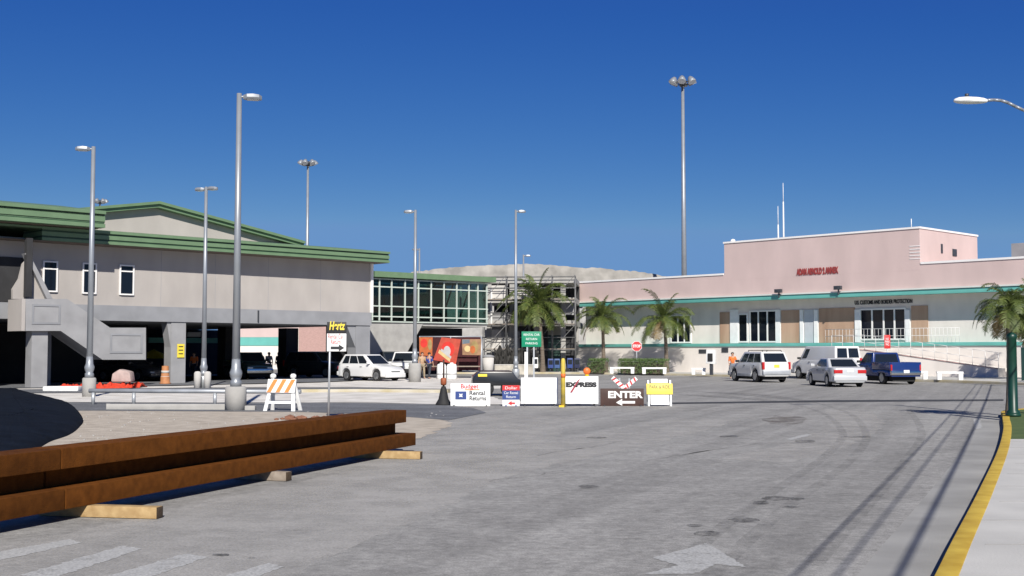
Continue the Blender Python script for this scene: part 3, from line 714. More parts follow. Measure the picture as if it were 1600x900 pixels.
# ramp in front of the deck
xA, xB2 = P.x(1300, -1.5), P.x(1560, -1.5)
mb = MB(); mb.prism([(xA, 0), (xA, ZD-0.35), (P.x(1360, -1.5), ZD-0.4), (xB2, 0.7), (xB2, 0)], -1.6, -0.12); mb.build('ramp', M_pinkwhite, PB)
mb = MB(); xs = [xA+(xB2-xA)*k/14 for k in range(15)]
def rz_(x):
    x2 = P.x(1360, -1.5); return ZD-0.35 if x < x2 else ZD-0.4+(0.7-ZD+0.4)*(x-x2)/(xB2-x2)
for x in xs: mb.cyl((x, -1.52, rz_(x)), (x, -1.52, rz_(x)+1.0), 0.018, n=6)
for h in (0.5, 1.0):
    mb.tube([(x, -1.52, rz_(x)+h) for x in xs], 0.016, 6)
mb.build('ramp_railing', M_rail, PB)
mb = MB(); mb.tube([(x, -1.63, rz_(x)+0.0) for x in xs], 0.03, 6); mb.build('ramp_edge', mat('pink_trim', (0.42, 0.25, 0.23), 0.6, 0.08, 2), PB)

# wing seen through the open ground floor
Wf = Frame(at(340, 549, 122).x, 122.0, R(-8))
WB = thing('pink_wing', 'pink wall with teal band seen through the open ground floor', 'building', (Wf.o.x, Wf.o.y, 0), Wf.a)
MB().box(Wf.x(345, 0)+0, Wf.x(575), 0, 6, 0, 5.2).build('wall', M_pinkwhite, WB)
mb = MB(); mb.box(0, Wf.x(466), -0.06, -0.002, Wf.z(410, 540), Wf.z(410, 527)); mb.build('teal_band', M_teal, WB)
mb = MB(); mb.box(0, Wf.x(466), -0.05, -0.003, Wf.z(410, 527)+0.01, 5.19); mb.build('upper_pink_band', M_pink, WB)
mb = MB(); mb.box(Wf.x(466)+0.05, Wf.x(512), -0.05, -0.002, Wf.z(490, 549), 5.19); mb.build('brick_panel', mat('pale_red_brick', (0.42, 0.27, 0.24), 0.85, 0.15, 5, stretch=(1, 1, 6)), WB)

# pavement along the pink building with its worn kerb
kp = [tuple(gnd(*p)[:2]) for p in ((700, 584.5), (880, 584.5), (1040, 586.5), (1150, 589), (1300, 592.5), (1400, 595.5), (1530, 599.5), (1700, 606))]
kl = smooth_line(kp, 4)
struct(strip('kerb', kl, 0.25, -0.03, 0.15, M_kerb_worn, side=-1))
back = [P.w(PX1, -0.001), P.w(-1, -0.001)]
sheet('pavement', [(p.x, p.y+0.24) for p in kl]+[(back[0].x, back[0].y), (back[1].x, back[1].y), tuple(gnd(690, 581)[:2])], 0.142, M_walk)

# ------------------------------------------------------------------ lamp posts
def lamp_head(mb, mb2, d, z, ln=0.8):
    """flat luminaire reaching out along d"""
    a = math.atan2(d[1], d[0]); M = Matrix.Translation((0, 0, z)) @ Matrix.Rotation(a, 4, 'Z')
    prof = [(0.16, 0.05, 0.05), (0.3, 0.17, 0.075), (0.55, 0.2, 0.085), (0.8, 0.17, 0.07), (0.92, 0.06, 0.04)]
    prev = None
    for x, hw, hh in prof:
        x = x*ln/0.92
        ring = [mb.bm.verts.new(M @ Vector((x, y, zz))) for y, zz in ((-hw, -0.02), (-hw*0.8, hh), (hw*0.8, hh), (hw, -0.02), (hw*0.85, -0.07), (-hw*0.85, -0.07))]
        if prev:
            for k in range(6): mb.bm.faces.new((prev[k], prev[(k+1) % 6], ring[(k+1) % 6], ring[k]))
        else: mb.bm.faces.new(ring)
        prev = ring
    mb.bm.faces.new(prev[::-1])
    vs = [M @ Vector(p) for p in ((0, -0.03, -0.02), (0, 0.03, -0.02), (0.2, 0.03, 0.03), (0.2, -0.03, 0.03))]
    mb.cyl(M @ Vector((0, 0, 0)), M @ Vector((0.2, 0, 0.0)), 0.035)
    mb2.box(0.35*ln, 0.85*ln, -0.13, 0.13, -0.085, -0.069, M)
def lamp_post(px, pyb, pyt, heads, label, baseh=0.75, base_r=0.3, r=0.12, Y=None):
    if Y is None: g = gnd(px, pyb)
    else: g = Vector(((px-800)/FPX*Y, Y, 0))
    h = at(px, pyt, g.y).z
    t = thing('lamp_post', label, 'lamp post', (g.x, g.y, 0), 0, 'tall lamp posts')
    MB().lathe([(base_r, 0), (base_r, baseh-0.04), (base_r-0.04, baseh)], 24).build('footing', M_conc if base_r > 0.25 else M_galv, t)
    MB().lathe([(0.17, baseh), (0.17, baseh+0.16), (0.13, baseh+0.2), (0.17, baseh+0.3), (0.19, baseh+0.42), (0.14, baseh+0.55), (0.12, baseh+0.85)], 20).build('base_cover', M_alum, t)
    MB().cyl((0, 0, baseh+0.3), (0, 0, h), r, r*0.62, 16).build('pole', M_alum, t)
    for d in heads:
        m1, m2 = MB(), MB(); lamp_head(m1, m2, d, h-0.1, 0.68)
        o = m1.build('luminaire', M_alum, t, smooth=True); m2.build('lens', M_lens, o)
    return t
lamp_post(368, 641, 146, [(1, 0.25)], 'tallest looking lamp post on the round concrete footing beside the striped barricade', 0.72, 0.32, 0.125)
lamp_post(139, 620, 229, [(-1, -0.2)], 'lamp post with head reaching left in front of the stair parapet', 0.75, 0.26, 0.125)
lamp_post(318, 606, 292, [(-0.9, 0.5), (0.9, -0.4)], 'lamp post with two heads standing before the open ground floor', 0.6, 0.2)
lamp_post(648, 597, 328, [(-1, 0.1)], 'lamp post with single head standing before the red stall banners', 1.1, 0.36)
lamp_post(806, 590, 328, [(1, 0.1)], 'lamp post with head reaching right beside the green road sign', 0.6, 0.25)
lamp_post(818, 590, 398, [(1, 0)], 'small far lamp post showing above the scaffolded building roof', 0.6, 0.2, Y=112)
lamp_post(655, 590, 388, [(-1, 0.2)], 'faint far lamp post just right of the single head post', 0.6, 0.2, Y=112)
# concrete bollards flanking the two headed post
for k, px in enumerate((308.5, 324)):
    p = gnd(px, 606.5); t = thing('bollard', ['left','right'][k]+' concrete bollard of the pair flanking the lamp post with two heads', 'bollard', p, 0, 'concrete bollards')
    MB().lathe([(0.17, 0), (0.17, 0.72), (0.12, 0.8), (0, 0.82)], 16).build('shaft', M_conc_l, t)

def high_mast(px, py, Y, label, lamps=6, rr=0.9):
    g = Vector(((px-800)/FPX*Y, Y, 0)); top = at(px, py, Y)
    t = thing('floodlight_mast', label, 'floodlight mast', g, 0, 'high floodlight masts')
    MB().cyl((0, 0, 0), (0, 0, top.z), 0.33, 0.16, 14).build('pole', M_alum, t)
    mb = MB()
    for i in range(16):
        a, b = 2*math.pi*i/16, 2*math.pi*(i+1)/16
        mb.cyl((rr*math.cos(a), rr*math.sin(a), top.z-0.2), (rr*math.cos(b), rr*math.sin(b), top.z-0.2), 0.06, n=6)
    for i in range(4):
        a = math.pi/2*i+0.4; mb.cyl((0, 0, top.z-0.3), (rr*math.cos(a), rr*math.sin(a), top.z-0.2), 0.06, n=6)
    mb.lathe([(0.3, top.z-0.5), (0.34, top.z-0.1), (0.2, top.z+0.15), (0.0, top.z+0.2)], 14)
    mb.build('head_ring', M_darkmetal, t)
    for i in range(lamps):
        a = 2*math.pi*i/lamps+0.3; c = Vector((1.25*rr*math.cos(a), 1.25*rr*math.sin(a), top.z-0.15))
        M = Matrix.Translation(c) @ Matrix.Rotation(a, 4, 'Z') @ Matrix.Rotation(R(-28), 4, 'Y')
        mb = MB(); mb.lathe([(0.16, 0.55), (0.3, 0.35), (0.42, 0.05), (0.45, -0.1)], 14)
        for v in mb.bm.verts: v.co = M @ v.co
        o = mb.build('floodlight', M_alum, t)
        mb = MB(); mb.lathe([(0.43, -0.13), (0.43, -0.105)], 14)
        for v in mb.bm.verts: v.co = M @ v.co
        mb.build('lens', M_lens, o)
high_mast(1069.5, 127, 125, 'tallest floodlight mast rising behind the pink roofline')
high_mast(479, 254, 178, 'thin far floodlight mast rising behind the cream building')
high_mast(153, 314, 223, 'floodlight head just peeping over the green canopy roof')

# cobra street lamp at the right edge
g = Vector(((1700-800)/FPX*30, 30, 0)); hz = at(1515, 158, 30).z
t = thing('street_lamp', 'cobra head street lamp on a curved arm at the upper right edge', 'street lamp', g)
MB().cyl((0, 0, 0), (0, 0, hz-0.5), 0.11, 0.07, 14).build('pole', M_alum, t)
arm = []
for px, py in ((1540, 157), (1552, 156), (1564, 157), (1575, 160.5), (1586, 166), (1598, 171.5), (1620, 181), (1650, 190), (1700, 203)):
    p = at(px, py, 30); arm.append(p-g)
MB().tube(arm, 0.038, 10).build('arm', M_alum, t)
mb = MB(); c0, c1 = at(1542, 158, 30)-g, at(1490, 157.5, 30)-g; ln = (c1-c0).length
prof = [(0.0, 0.05, 0.05), (0.1, 0.09, 0.08), (0.3, 0.14, 0.1), (0.6, 0.15, 0.11), (0.85, 0.13, 0.09), (0.97, 0.07, 0.05), (1.0, 0.02, 0.02)]
prev = None
for f, hw, hh in prof:
    c = c0.lerp(c1, f); ring = [mb.bm.verts.new(c+Vector((0, hw*math.cos(a), hh*math.sin(a)*(1.0 if math.sin(a) > 0 else 0.7)))) for a in [2*math.pi*i/14 for i in range(14)]]
    if prev:
        for k in range(14): mb.bm.faces.new((prev[k], prev[(k+1) % 14], ring[(k+1) % 14], ring[k]))
    else: mb.bm.faces.new(ring)
    prev = ring
mb.bm.faces.new(prev[::-1])
lm = mb.build('luminaire', M_white_pl, t, smooth=True)
mb = MB(); c = c0.lerp(c1, 0.6); mb.lathe([(0.0, 0), (0.05, 0.0), (0.05, 0.08), (0, 0.09)], 10, c+Vector((0, 0, 0.1))); mb.build('photocell', M_darkmetal, lm)

# overhead cables out of frame whose shadows cross the road
off = Vector((SX, SY)).normalized()
for k, (zc, rad, sh, lab) in enumerate(((5.2, 0.028, 0.0, 'unseen thick black overhead cable slung along the right kerb'), (5.5, 0.014, -0.5, 'unseen upper thin overhead wire slung along the right kerb'), (4.9, 0.014, -0.85, 'unseen lower thin overhead wire slung along the right kerb'))):
    g0, g1 = gnd(1372, 900), gnd(1523, 645)
    d = Vector((g1.x-g0.x, g1.y-g0.y)).normalized(); n = Vector((d.y, -d.x))
    dist = zc/math.tan(SUN_EL); b = Vector((g0.x, g0.y))+off*dist+n*sh*0.9
    mb = MB(); pts = []
    for i in range(25):
        s_ = -25+85*i/24; q = b+d*s_; pts.append((q.x, q.y, zc-0.25*math.sin(math.pi*i/24)))
    mb.tube(pts, rad, 6); o = mb.build('unseen_overhead_cable', M_black); tag(o, lab, 'cable', 'overhead cables')
for s_, lab in ((-25, 'wooden utility pole behind the photographer'), (60, 'wooden utility pole beyond the right edge')):
    q = b+d*s_; t = thing('utility_pole', lab, 'utility pole', (q.x, q.y, 0), math.atan2(d.y, d.x), 'wooden utility poles')
    MB().cyl((0, 0, 0), (0, 0, 6.1), 0.16, 0.11, 12).build('pole', M_trunk, t)
    MB().box(-0.06, 0.06, -0.9, 0.9, 5.5, 5.65).build('crossarm', M_lumber_g, t)

# ------------------------------------------------------------------ palms and hedges
def palm(px, Yb, crown_py, span_m, label, seed, trunk_r=0.14, nf=26, lean=0.0, base_z=0.0, droop=1.0):
    rnd = random.Random(seed)
    g = Vector(((px-800)/FPX*Yb, Yb, base_z)); top = at(px, crown_py, Yb)
    H = top.z-base_z
    t = thing('palm_tree', label, 'palm tree', g, 0, 'palm trees')
    mb = MB(); prev = None
    N = 14
    for i in range(N+1):
        f = i/N; r = trunk_r*(1.0-0.35*f+(0.45*(1-f)**6))*(1+(0.06 if i % 2 else 0)); c = Vector((lean*f*f, 0, H*f))
        ring = [mb.bm.verts.new(c+Vector((r*math.cos(a), r*math.sin(a), 0))) for a in [2*math.pi*k/10 for k in range(10)]]
        if prev:
            for k in range(10): mb.bm.faces.new((prev[k], prev[(k+1) % 10], ring[(k+1) % 10], ring[k]))
        prev = ring
    mb.bm.faces.new(prev); mb.build('trunk', M_trunk, t, smooth=True)
    c0 = Vector((lean, 0, H)); mb = MB()
    for i in range(nf):
        az = 2*math.pi*(i*0.381966+rnd.uniform(-.05, .05)); lvl = (i+0.5)/nf
        el = R(84-lvl**0.8*100+rnd.uniform(-12, 12)); ln = span_m*rnd.uniform(0.8, 1.15)*(0.8+0.2*math.sin(math.pi*min(1, lvl*1.2)))
        hd = Vector((math.cos(az), math.sin(az), 0)); sd = Vector((-math.sin(az), math.cos(az), 0))
        p = c0.copy(); e = el; S = 18; pts = [p.copy()]; dirs = []
        for k in range(S):
            dv = hd*math.cos(e)+Vector((0, 0, math.sin(e))); dirs.append(dv); p = p+dv*ln/S; pts.append(p.copy()); e -= R((3.2+k*0.45)*droop)*max(0.3, math.cos(e))
        mb.mi = 1 if lvl > 0.93 else 0
        for k in range(S):
            w0 = (0.02*(1-k/S)+0.004)*span_m/2.4
            mb.cyl(pts[k], pts[k+1], w0, w0*0.92, 4, False)
            if k < 2: continue
            for h in (0, 0.33, 0.66):
                base = pts[k].lerp(pts[k+1], h); f = (k+h)/S
                ll = 0.24*span_m*max(0.05, math.sin(math.pi*(0.1+0.86*f)))**0.6*rnd.uniform(0.75, 1.15)
                for sgn in (-1, 1):
                    out = (sd*sgn*0.8+dirs[k]*0.6+Vector((0, 0, rnd.uniform(0.0, 0.35)))).normalized()
                    m1 = base+out*ll*0.5; dr = Vector((0, 0, -1))*ll*rnd.uniform(0.12, 0.5)
                    m2 = m1+out*ll*0.42+dr
                    wv = dirs[k]*0.012*span_m/2.4*1.5
                    mb.face((base-wv*0.6, base+wv*0.6, m1+wv, m1-wv)); mb.face((m1-wv, m1+wv, m2))
    mb.build('crown', [M_leaf, M_leaf_d], t)
    return t
palm(848, 96.0, 476, 3.6, 'largest palm of the row, standing behind the green road sign', 1, 0.17, 34, base_z=0.0, lean=-0.4)
palm(943, 98.3, 497, 2.9, 'middle palm before the white deck wall, left of stop sign', 2, 0.16, 27, base_z=0.13, lean=-0.1)
palm(1041, 94.0, 500, 3.2, 'palm right of the stop sign with shadow on deck wall', 3, 0.16, 29, base_z=0.13, lean=-0.15)
palm(1577, 32.0, 484, 1.25, 'small palm behind the dark green post at right edge', 4, 0.11, 34, base_z=0.12, droop=1.25)
palm(1622, 70.5, 490, 3.4, 'palm just beyond the right edge shading the ramp', 5, 0.16, 34, base_z=0.13)
def hedge(px0, px1, Y, h, label, seed, depth=1.1):
    rnd = random.Random(seed); x0, x1 = (px0-800)/FPX*Y, (px1-800)/FPX*Y; wd = x1-x0
    t = thing('clipped_hedge', label, 'hedge', ((x0+x1)/2, Y, 0.13), R(-30), 'clipped hedges')
    mb = MB()
    for i in range(int(900*wd*h)):
        fce = rnd.random()
        p = Vector((rnd.uniform(-wd/2, wd/2), rnd.uniform(0, depth), h*rnd.random()**0.8))
        if fce < 0.4: p.y = rnd.uniform(-0.05, 0.12)
        elif fce < 0.7: p.z = h+rnd.uniform(-0.12, 0.06)
        s_ = rnd.uniform(0.035, 0.07); a = Vector((rnd.gauss(0, 1), rnd.gauss(0, 1), rnd.gauss(0, 1))).normalized(); b = a.orthogonal().normalized()
        mb.face((p-a*s_, p+b*s_*0.5, p+a*s_, p-b*s_*0.5))
    mb.build('foliage', M_hedge, t)
    mb = MB(); mb.box(-wd/2+0.15, wd/2-0.15, 0.2, depth-0.15, 0, h-0.2); mb.build('stems', M_trunk, t)
hedge(916, 946, 93.5, 1.05, 'short clipped hedge left of the middle palm', 1)
hedge(961, 1040, 90.5, 1.05, 'long clipped hedge behind the white concrete benches', 2)

# ------------------------------------------------------------------ steel beams on timbers
g0, g1 = gnd(0, 836), gnd(650, 707)
d = Vector((g1.x-g0.x, g1.y-g0.y)).normalized(); ang = math.atan2(d.y, d.x)
BF = Frame(g1.x, g1.y, ang)        # x along the beams (0 at far end), y to the left
SEAM = -9.2
def hbeam(name, label, x0, x1, yf, z0, fh, wd, ft=0.028):
    t = thing(name, label, 'steel beam', BF.w((x0+x1)/2, yf, z0), ang, 'rusty steel beams')
    hl = (x1-x0)/2-0.008
    for y in (0.0, wd-ft):
        mb = MB(); mb.box(-hl, hl, y, y+ft, 0, fh); mb.build('flange', M_rust, t, bevel=0.006)
    MB().box(-hl, hl, ft+0.001, wd-ft-0.001, fh/2-0.012, fh/2+0.012).build('web', M_rust, t)
    return t
ZL = 0.13; FH = 0.215; GAP = 0.20; ZU = ZL+FH+GAP
def steel_beam(label, x0, x1, back):
    """deep rolled section: a proud lower lip, a recessed web and an upper lip"""
    t = thing('steel_beam', label, 'steel beam', BF.w(0, 0, ZL), ang, 'rusty steel beams')
    MB().box(x0+0.008, x1-0.008, 0.0, 0.42, 0, FH).build('lower_flange', M_rust, t, bevel=0.012)
    MB().box(x0+0.01, x1-back-0.03, 0.26, 0.32, FH+0.001, FH+GAP-0.001).build('web', M_rust, t)
    MB().box(x0+0.008, x1-back-0.008, 0.06, 0.46, FH+GAP, 2*FH+GAP).build('upper_flange', M_rust, t, bevel=0.012)
    return t
steel_beam('long rusty steel beam reaching from the joint to the rental sign post', SEAM, 0.0, 0.28)
steel_beam('near rusty steel beam running out of the left edge of the view', SEAM-9.0, SEAM, 0.0)
def timber(xc, y0, y1, z0, hgt, wd, m, label, rz=0.0):
    t = MB(); t.box(-wd/2, wd/2, 0, y1-y0, 0, hgt); o = t.build('timber', [m, mat('lumber_end_grain', (0.07, 0.045, 0.025), 0.95, 0.3, 20)], None, bevel=0.008)
    for q in o.data.polygons:
        if q.normal.y < -0.9: q.material_index = 1
    o.location = BF.w(xc, y0, z0); o.rotation_euler = (0, 0, ang+rz); tag(o, label, 'timber', 'timbers under the beams'); return o
def px_x(px, py): p = gnd(px, py); return (Vector((p.x, p.y))-BF.o).dot(BF.d)
timber(px_x(165, 806), -0.78, 0.6, 0.006, ZL-0.008, 0.15, M_lumber, 'long yellow timber jutting from under the beams at front left', R(8))
timber(px_x(434, 751), -0.22, 0.6, 0.006, ZL-0.008, 0.16, M_lumber_g, 'short grey timber stub under the middle of the beams')
timber(px_x(606, 716), -0.62, 0.6, 0.006, ZL-0.008, 0.14, M_lumber, 'tan timber jutting out under the far end of the beams', R(6))
timber(SEAM-4, -0.1, 0.6, 0.006, ZL-0.008, 0.16, M_lumber_g, 'timber under the near beams beyond the left edge')

# black tarp heap
c = gnd(-10, 655)
pts = [gnd(*p) for p in ((-160, 612), (0, 609), (18, 608.5), (50, 617), (95, 628), (115, 637), (130, 655), (124, 668), (108, 680), (80, 690), (62, 700), (30, 716), (0, 726), (-60, 740), (-160, 720))]
cx = sum(p.x for p in pts)/len(pts); cy = sum(p.y for p in pts)/len(pts)
loc = Vector((cx, cy, 0)); mb = MB(); rnd = random.Random(3)
ol = smooth_line([(p.x-cx, p.y-cy) for p in pts+[pts[0]]], 6)[:-1]; rings = []
for j, (f, z) in enumerate(((1.0, 0.006), (0.985, 0.05), (0.95, 0.11), (0.85, 0.16), (0.6, 0.22), (0.3, 0.26))):
    rings.append([mb.bm.verts.new((p.x*f, p.y*f, z+(0 if j == 0 else rnd.uniform(-0.012, 0.012)))) for p in ol])
for a, b in zip(rings[:-1], rings[1:]):
    for i in range(len(ol)):
        f = mb.bm.faces.new((a[i], a[(i+1) % len(ol)], b[(i+1) % len(ol)], b[i])); f.smooth = True
mb.bm.faces.new(rings[-1])
o = mb.build('tarp', M_tarp); o.location = loc; tag(o, 'black tarp spread over a low heap on the gravel at the left', 'tarp')

# ------------------------------------------------------------------ low pipe rail
a, b = gnd(139, 632), gnd(470, 634)
t = thing('pipe_rail', 'low grey pipe rail on short posts along the side road', 'guard rail', (a.x, a.y, 0), math.atan2(b.y-a.y, b.x-a.x))
ln = (b-a).length
MB().cyl((0, 0, 0.46), (ln, 0, 0.46), 0.07, n=12).build('rail', M_galv, t)
for f in (0.02, 0.215, 0.6, 0.97): MB().cyl((ln*f, 0, 0), (ln*f, 0, 0.40), 0.06, n=10).build('post', M_galv, t)

# ------------------------------------------------------------------ striped A-frame barricade
p = gnd(442, 642); Yb = p.y; s_ = FPX/Yb
t = thing('barricade', 'white plastic A-frame barricade with orange striped panel on the gravel', 'barricade', p, R(-12))
W2, HH = 0.40, 1.0
for side, y in (('f', -0.28), ('b', 0.28)):
    mb = MB()
    for sx in (-1, 1): mb.prism([(sx*W2*1.12-0.06, 0), (sx*W2*1.12+0.06, 0), (sx*W2*0.8+0.05, HH), (sx*W2*0.8-0.05, HH)], -0.03, 0.03)
    mb.box(-W2*1.05, W2*1.05, -0.02, 0.02, 0.22, 0.30)
    for v in mb.bm.verts: v.co.y += y*(1-v.co.z/HH)
    mb.build('leg_frame', M_white_pl, t, bevel=0.01)
mb = MB(); mb.box(-0.45, 0.45, -0.02, 0.02, 0.55, 0.95)
for v in mb.bm.verts: v.co.y += -0.28*(1-v.co.z/HH)-0.055
pn = mb.build('panel', M_white_pl, t, bevel=0.008)
mb = MB()
for k in range(3):
    xx = -0.38+k*0.28
    poly = [(xx-0.06, 0.56), (xx+0.07, 0.56), (xx+0.25, 0.94), (xx+0.12, 0.94)]
    poly = [(max(-0.44, min(0.44, x)), z) for x, z in poly]; mb.prism(poly, -0.004, 0.0)
for v in mb.bm.verts: v.co.y += -0.28*(1-v.co.z/HH)-0.0765
mb.build('stripes', M_orangestripe, pn)
for sx in (-0.32, 0.32): MB().lathe([(0.07, 0.98), (0.09, 1.0), (0.09, 1.07), (0.05, 1.11), (0, 1.115)], 12, (sx, 0, 0)).build('lamp_socket', M_white_pl, t)
mb = MB(); mb.box(-0.2, 0.2, -0.1, 0.1, 0, 0.14); o = mb.build('concrete_block', M_conc, None, bevel=0.015); o.location = gnd(389, 641); tag(o, 'small concrete block beside the lamp post footing', 'block')

# ------------------------------------------------------------------ rental sign on a post
p = gnd(513, 657); t = thing('rental_sign', 'black and yellow over white rental sign on a slim grey post', 'sign', p, R(4))
zt_ = at(522, 503, p.y).z; zm = at(522, 521, p.y).z; zb_ = at(522, 549, p.y).z
wd = at(541, 520, p.y).x-at(511, 520, p.y).x; xo = at(526, 520, p.y).x-p.x
mb = MB(); mb.cyl((0, 0, 0), (0.03, 0.03, zb_+0.6), 0.028, n=8); mb.build('post', M_galv, t)
MB().box(xo-wd/2, xo+wd/2, -0.02, 0.0, zm, zt_).build('upper_panel', M_blacktext, t, bevel=0.006)
MB().box(xo-wd/2, xo+wd/2, -0.02, 0.0, zb_, zm-0.004).build('lower_panel', M_white, t, bevel=0.006)
lettering('lettering', 'Hertz', 0.3, M_yellow_l, t, (xo, -0.026, (zt_+zm)/2+0.04), thick=0.003, bold=0.01, fit=wd*0.82, shear=0.2)
lettering('lettering', 'Rental Car\nReturn', 0.17, M_red, t, (xo-0.02, -0.026, (zb_+zm)/2+0.08), thick=0.003, fit=wd*0.8)
mb = MB(); zz = zb_+0.09; mb.prism([(xo+0.2, zz), (xo+0.06, zz+0.09), (xo+0.06, zz+0.035), (xo-0.15, zz+0.035), (xo-0.15, zz-0.035), (xo+0.06, zz-0.035), (xo+0.06, zz-0.09)], -0.027, -0.021); mb.build('arrow', M_blacktext, t)
# rubble heap at the post foot
mb = MB(); rnd = random.Random(9)
for i in range(26):
    r = rnd.uniform(0.05, 0.16); M = Matrix.Translation((rnd.gauss(-0.3, 0.55), rnd.gauss(-0.1, 0.2), r*0.4)) @ Matrix.Rotation(rnd.uniform(0, 6), 4, 'Z') @ Matrix.Diagonal((r*1.5, r, r*0.7, 1))
    bmesh.ops.create_icosphere(mb.bm, subdivisions=1, radius=1, matrix=M)
o = mb.build('rubble_heap', mat('reddish_rubble', (0.22, 0.10, 0.06), 0.9, 0.35, 4)); o.location = gnd(522, 656); tag(o, 'low heap of reddish rubble at the rental sign post', 'rubble')

# ------------------------------------------------------------------ row of sign boards across the road
BY = 39.6
def signboard(name, label, px0, px1, py0, py1, m, Y=BY, legs=True, rz=0.0, legm=M_darkmetal, th=0.03, base=None, lean=R(6)):
    a, b = at(px0, py0, Y), at(px1, py1, Y); cx = (a.x+b.x)/2; wd = b.x-a.x
    t = thing(name, label, 'sign board', (cx, Y, 0), rz, 'sign boards standing across the road')
    mb = MB(); mb.box(-wd/2, wd/2, -th/2, th/2, b.z, a.z); pn = mb.build('panel', m, t, bevel=0.006)
    if legs:
        for x in (-wd/2+0.12, wd/2-0.12):
            mb = MB(); mb.cyl((x, 0.02+th, a.z*0.9), (x, 0.5, 0), 0.02, n=6); mb.box(x-0.02, x+0.02, -0.3, 0.52, 0, 0.035); mb.cyl((x, 0.03+th, 0.03), (x, 0.03+th, a.z*0.9), 0.02, n=6)
            mb.build('leg', legm, t)
    return t, wd, a.z, b.z, -th/2-0.002
t, wd, z1, z0, yf = signboard('sign_board', 'white board with red and black lettering and blue emblem, leftmost in the row', 704, 766, 599, 635, M_white)
lettering('lettering', 'Budget', 0.2, M_red, t, (-0.03, yf, z1-0.10), fit=0.58, bold=0.004)
mb = MB(); mb.box(-0.18, 0.3, yf-0.002, yf, z1-0.225, z1-0.19); mb.build('underline', M_orangestripe, t)
lettering('lettering', 'Rental', 0.2, M_blacktext, t, (0.22, yf, z1-0.32), fit=0.50, bold=0.004)
lettering('lettering', 'Returns', 0.2, M_blacktext, t, (0.24, yf, z1-0.49), fit=0.54, bold=0.004)
mb = MB(); mb.box(-0.49, -0.13, yf-0.006, yf, z1-0.52, z1-0.26); em = mb.build('emblem', M_blue, t, bevel=0.05 if 0 else 0)
mb = MB(); mb.prism([(-0.31+0.085*(1 if k % 2 else .45)*math.sin(math.pi*k/4), z1-0.39+0.085*(1 if k % 2 else .45)*math.cos(math.pi*k/4)) for k in range(8)], yf-0.009, yf-0.0065); mb.build('star', M_white, em)
t, wd, z1, z0, yf = signboard('sign_board', 'narrow red and blue board between the two white boards', 785, 812, 602, 635, M_white, legm=M_blue)
zz = z1-z0
MB().box(-wd/2, wd/2, yf-0.003, yf, z1-zz*0.24, z1).build('red_band', M_red, t)
MB().box(-wd/2, wd/2, yf-0.003, yf, z1-zz*0.68, z1-zz*0.245).build('blue_band', M_blue, t)
lettering('lettering', 'Dollar', 0.13, M_white, t, (0, yf-0.006, z1-zz*0.13), fit=wd*0.7)
lettering('lettering', 'Car Rental', 0.12, M_white, t, (0, yf-0.006, z1-zz*0.36), fit=wd*0.8)
lettering('lettering', 'Return', 0.12, M_white, t, (0, yf-0.006, z1-zz*0.55), fit=wd*0.55)
mb = MB(); mb.prism([(-0.1, z0+zz*0.15), (0.02, z0+zz*0.26), (0.02, z0+zz*0.19), (0.13, z0+zz*0.19), (0.13, z0+zz*0.11), (0.02, z0+zz*0.11), (0.02, z0+zz*0.04)], yf-0.004, yf); mb.build('arrow', M_red, t)
t, wd, z1, z0, yf = signboard('sign_board', 'large blank white board in the middle of the row', 814, 872, 590, 631, M_white)
t, wd, z1, z0, yf = signboard('sign_board', 'white board with black letters crossed by a red slash', 879, 935, 588, 631, M_white)
lettering('lettering', 'EXPRESS', 0.2, M_blacktext, t, (0.02, yf, z1-0.28), fit=wd*0.86, bold=0.015)
mb = MB(); mb.prism([(-0.34, z1-0.52), (-0.28, z1-0.53), (-0.02, z1-0.1), (0.03, z1-0.06), (-0.08, z1-0.12), (-0.2, z1-0.3)], yf-0.01, yf-0.006); mb.build('slash', mat('maroon_paint', (0.30, 0.03, 0.05), 0.5, 0.1, 3), t)
for k in range(3): 
    mb = MB(); mb.box(-wd/2+0.18, wd/2-0.12, yf-0.003, yf, z1-0.55-k*0.12, z1-0.52-k*0.12); mb.build('faint_text_line', mat('faint_grey_paint', (0.6, 0.61, 0.65), 0.5, 0.1, 3), t)
t, wd, z1, z0, yf = signboard('sign_board', 'dark brown board reading ENTER with a white arrow', 938, 1006, 607, 634.5, M_brownsign)
lettering('lettering', 'ENTER', 0.3, M_whitetrim, t, (0.09, yf, z1-0.21), fit=1.13, bold=0.012)
mb = MB(); zz = z0+0.115; mb.prism([(-0.2, zz), (0.0, zz+0.12), (0.0, zz+0.05), (0.42, zz+0.05), (0.42, zz-0.03), (0.0, zz-0.03), (0.0, zz-0.10)], yf-0.006, yf); mb.build('arrow', M_whitetrim, t)
# yellow A-board
p = gnd(1030, 634); t = thing('sandwich_board', 'yellow and white A-frame sandwich board at the right end of the row', 'sandwich board', p)
def zz_(py): return at(1030, py, p.y).z
for y in (-0.22, 0.22):
    for sx in (-1, 1):
        mb = MB(); mb.box(sx*0.36-0.025, sx*0.36+0.025, -0.015, 0.015, 0, zz_(594))
        for v in mb.bm.verts: v.co.y += y*(1-v.co.z/0.9)
        mb.build('leg', M_galv, t)
mb = MB(); mb.box(-0.27, 0.27, -0.012, 0.012, zz_(598), zz_(592)); 
for v in mb.bm.verts: v.co.y += -0.22*(1-v.co.z/0.9)-0.02
mb.build('top_panel', M_white, t)
mb = MB(); mb.box(-0.43, 0.43, -0.015, 0.015, zz_(616), zz_(599))
for v in mb.bm.verts: v.co.y += -0.22*(1-v.co.z/0.9)-0.035
pn = mb.build('yellow_panel', M_yellow_l, t, bevel=0.02)
mb = MB(); mb.box(-0.3, 0.3, -0.012, 0.012, zz_(632), zz_(617))
for v in mb.bm.verts: v.co.y += -0.22*(1-v.co.z/0.9)-0.02
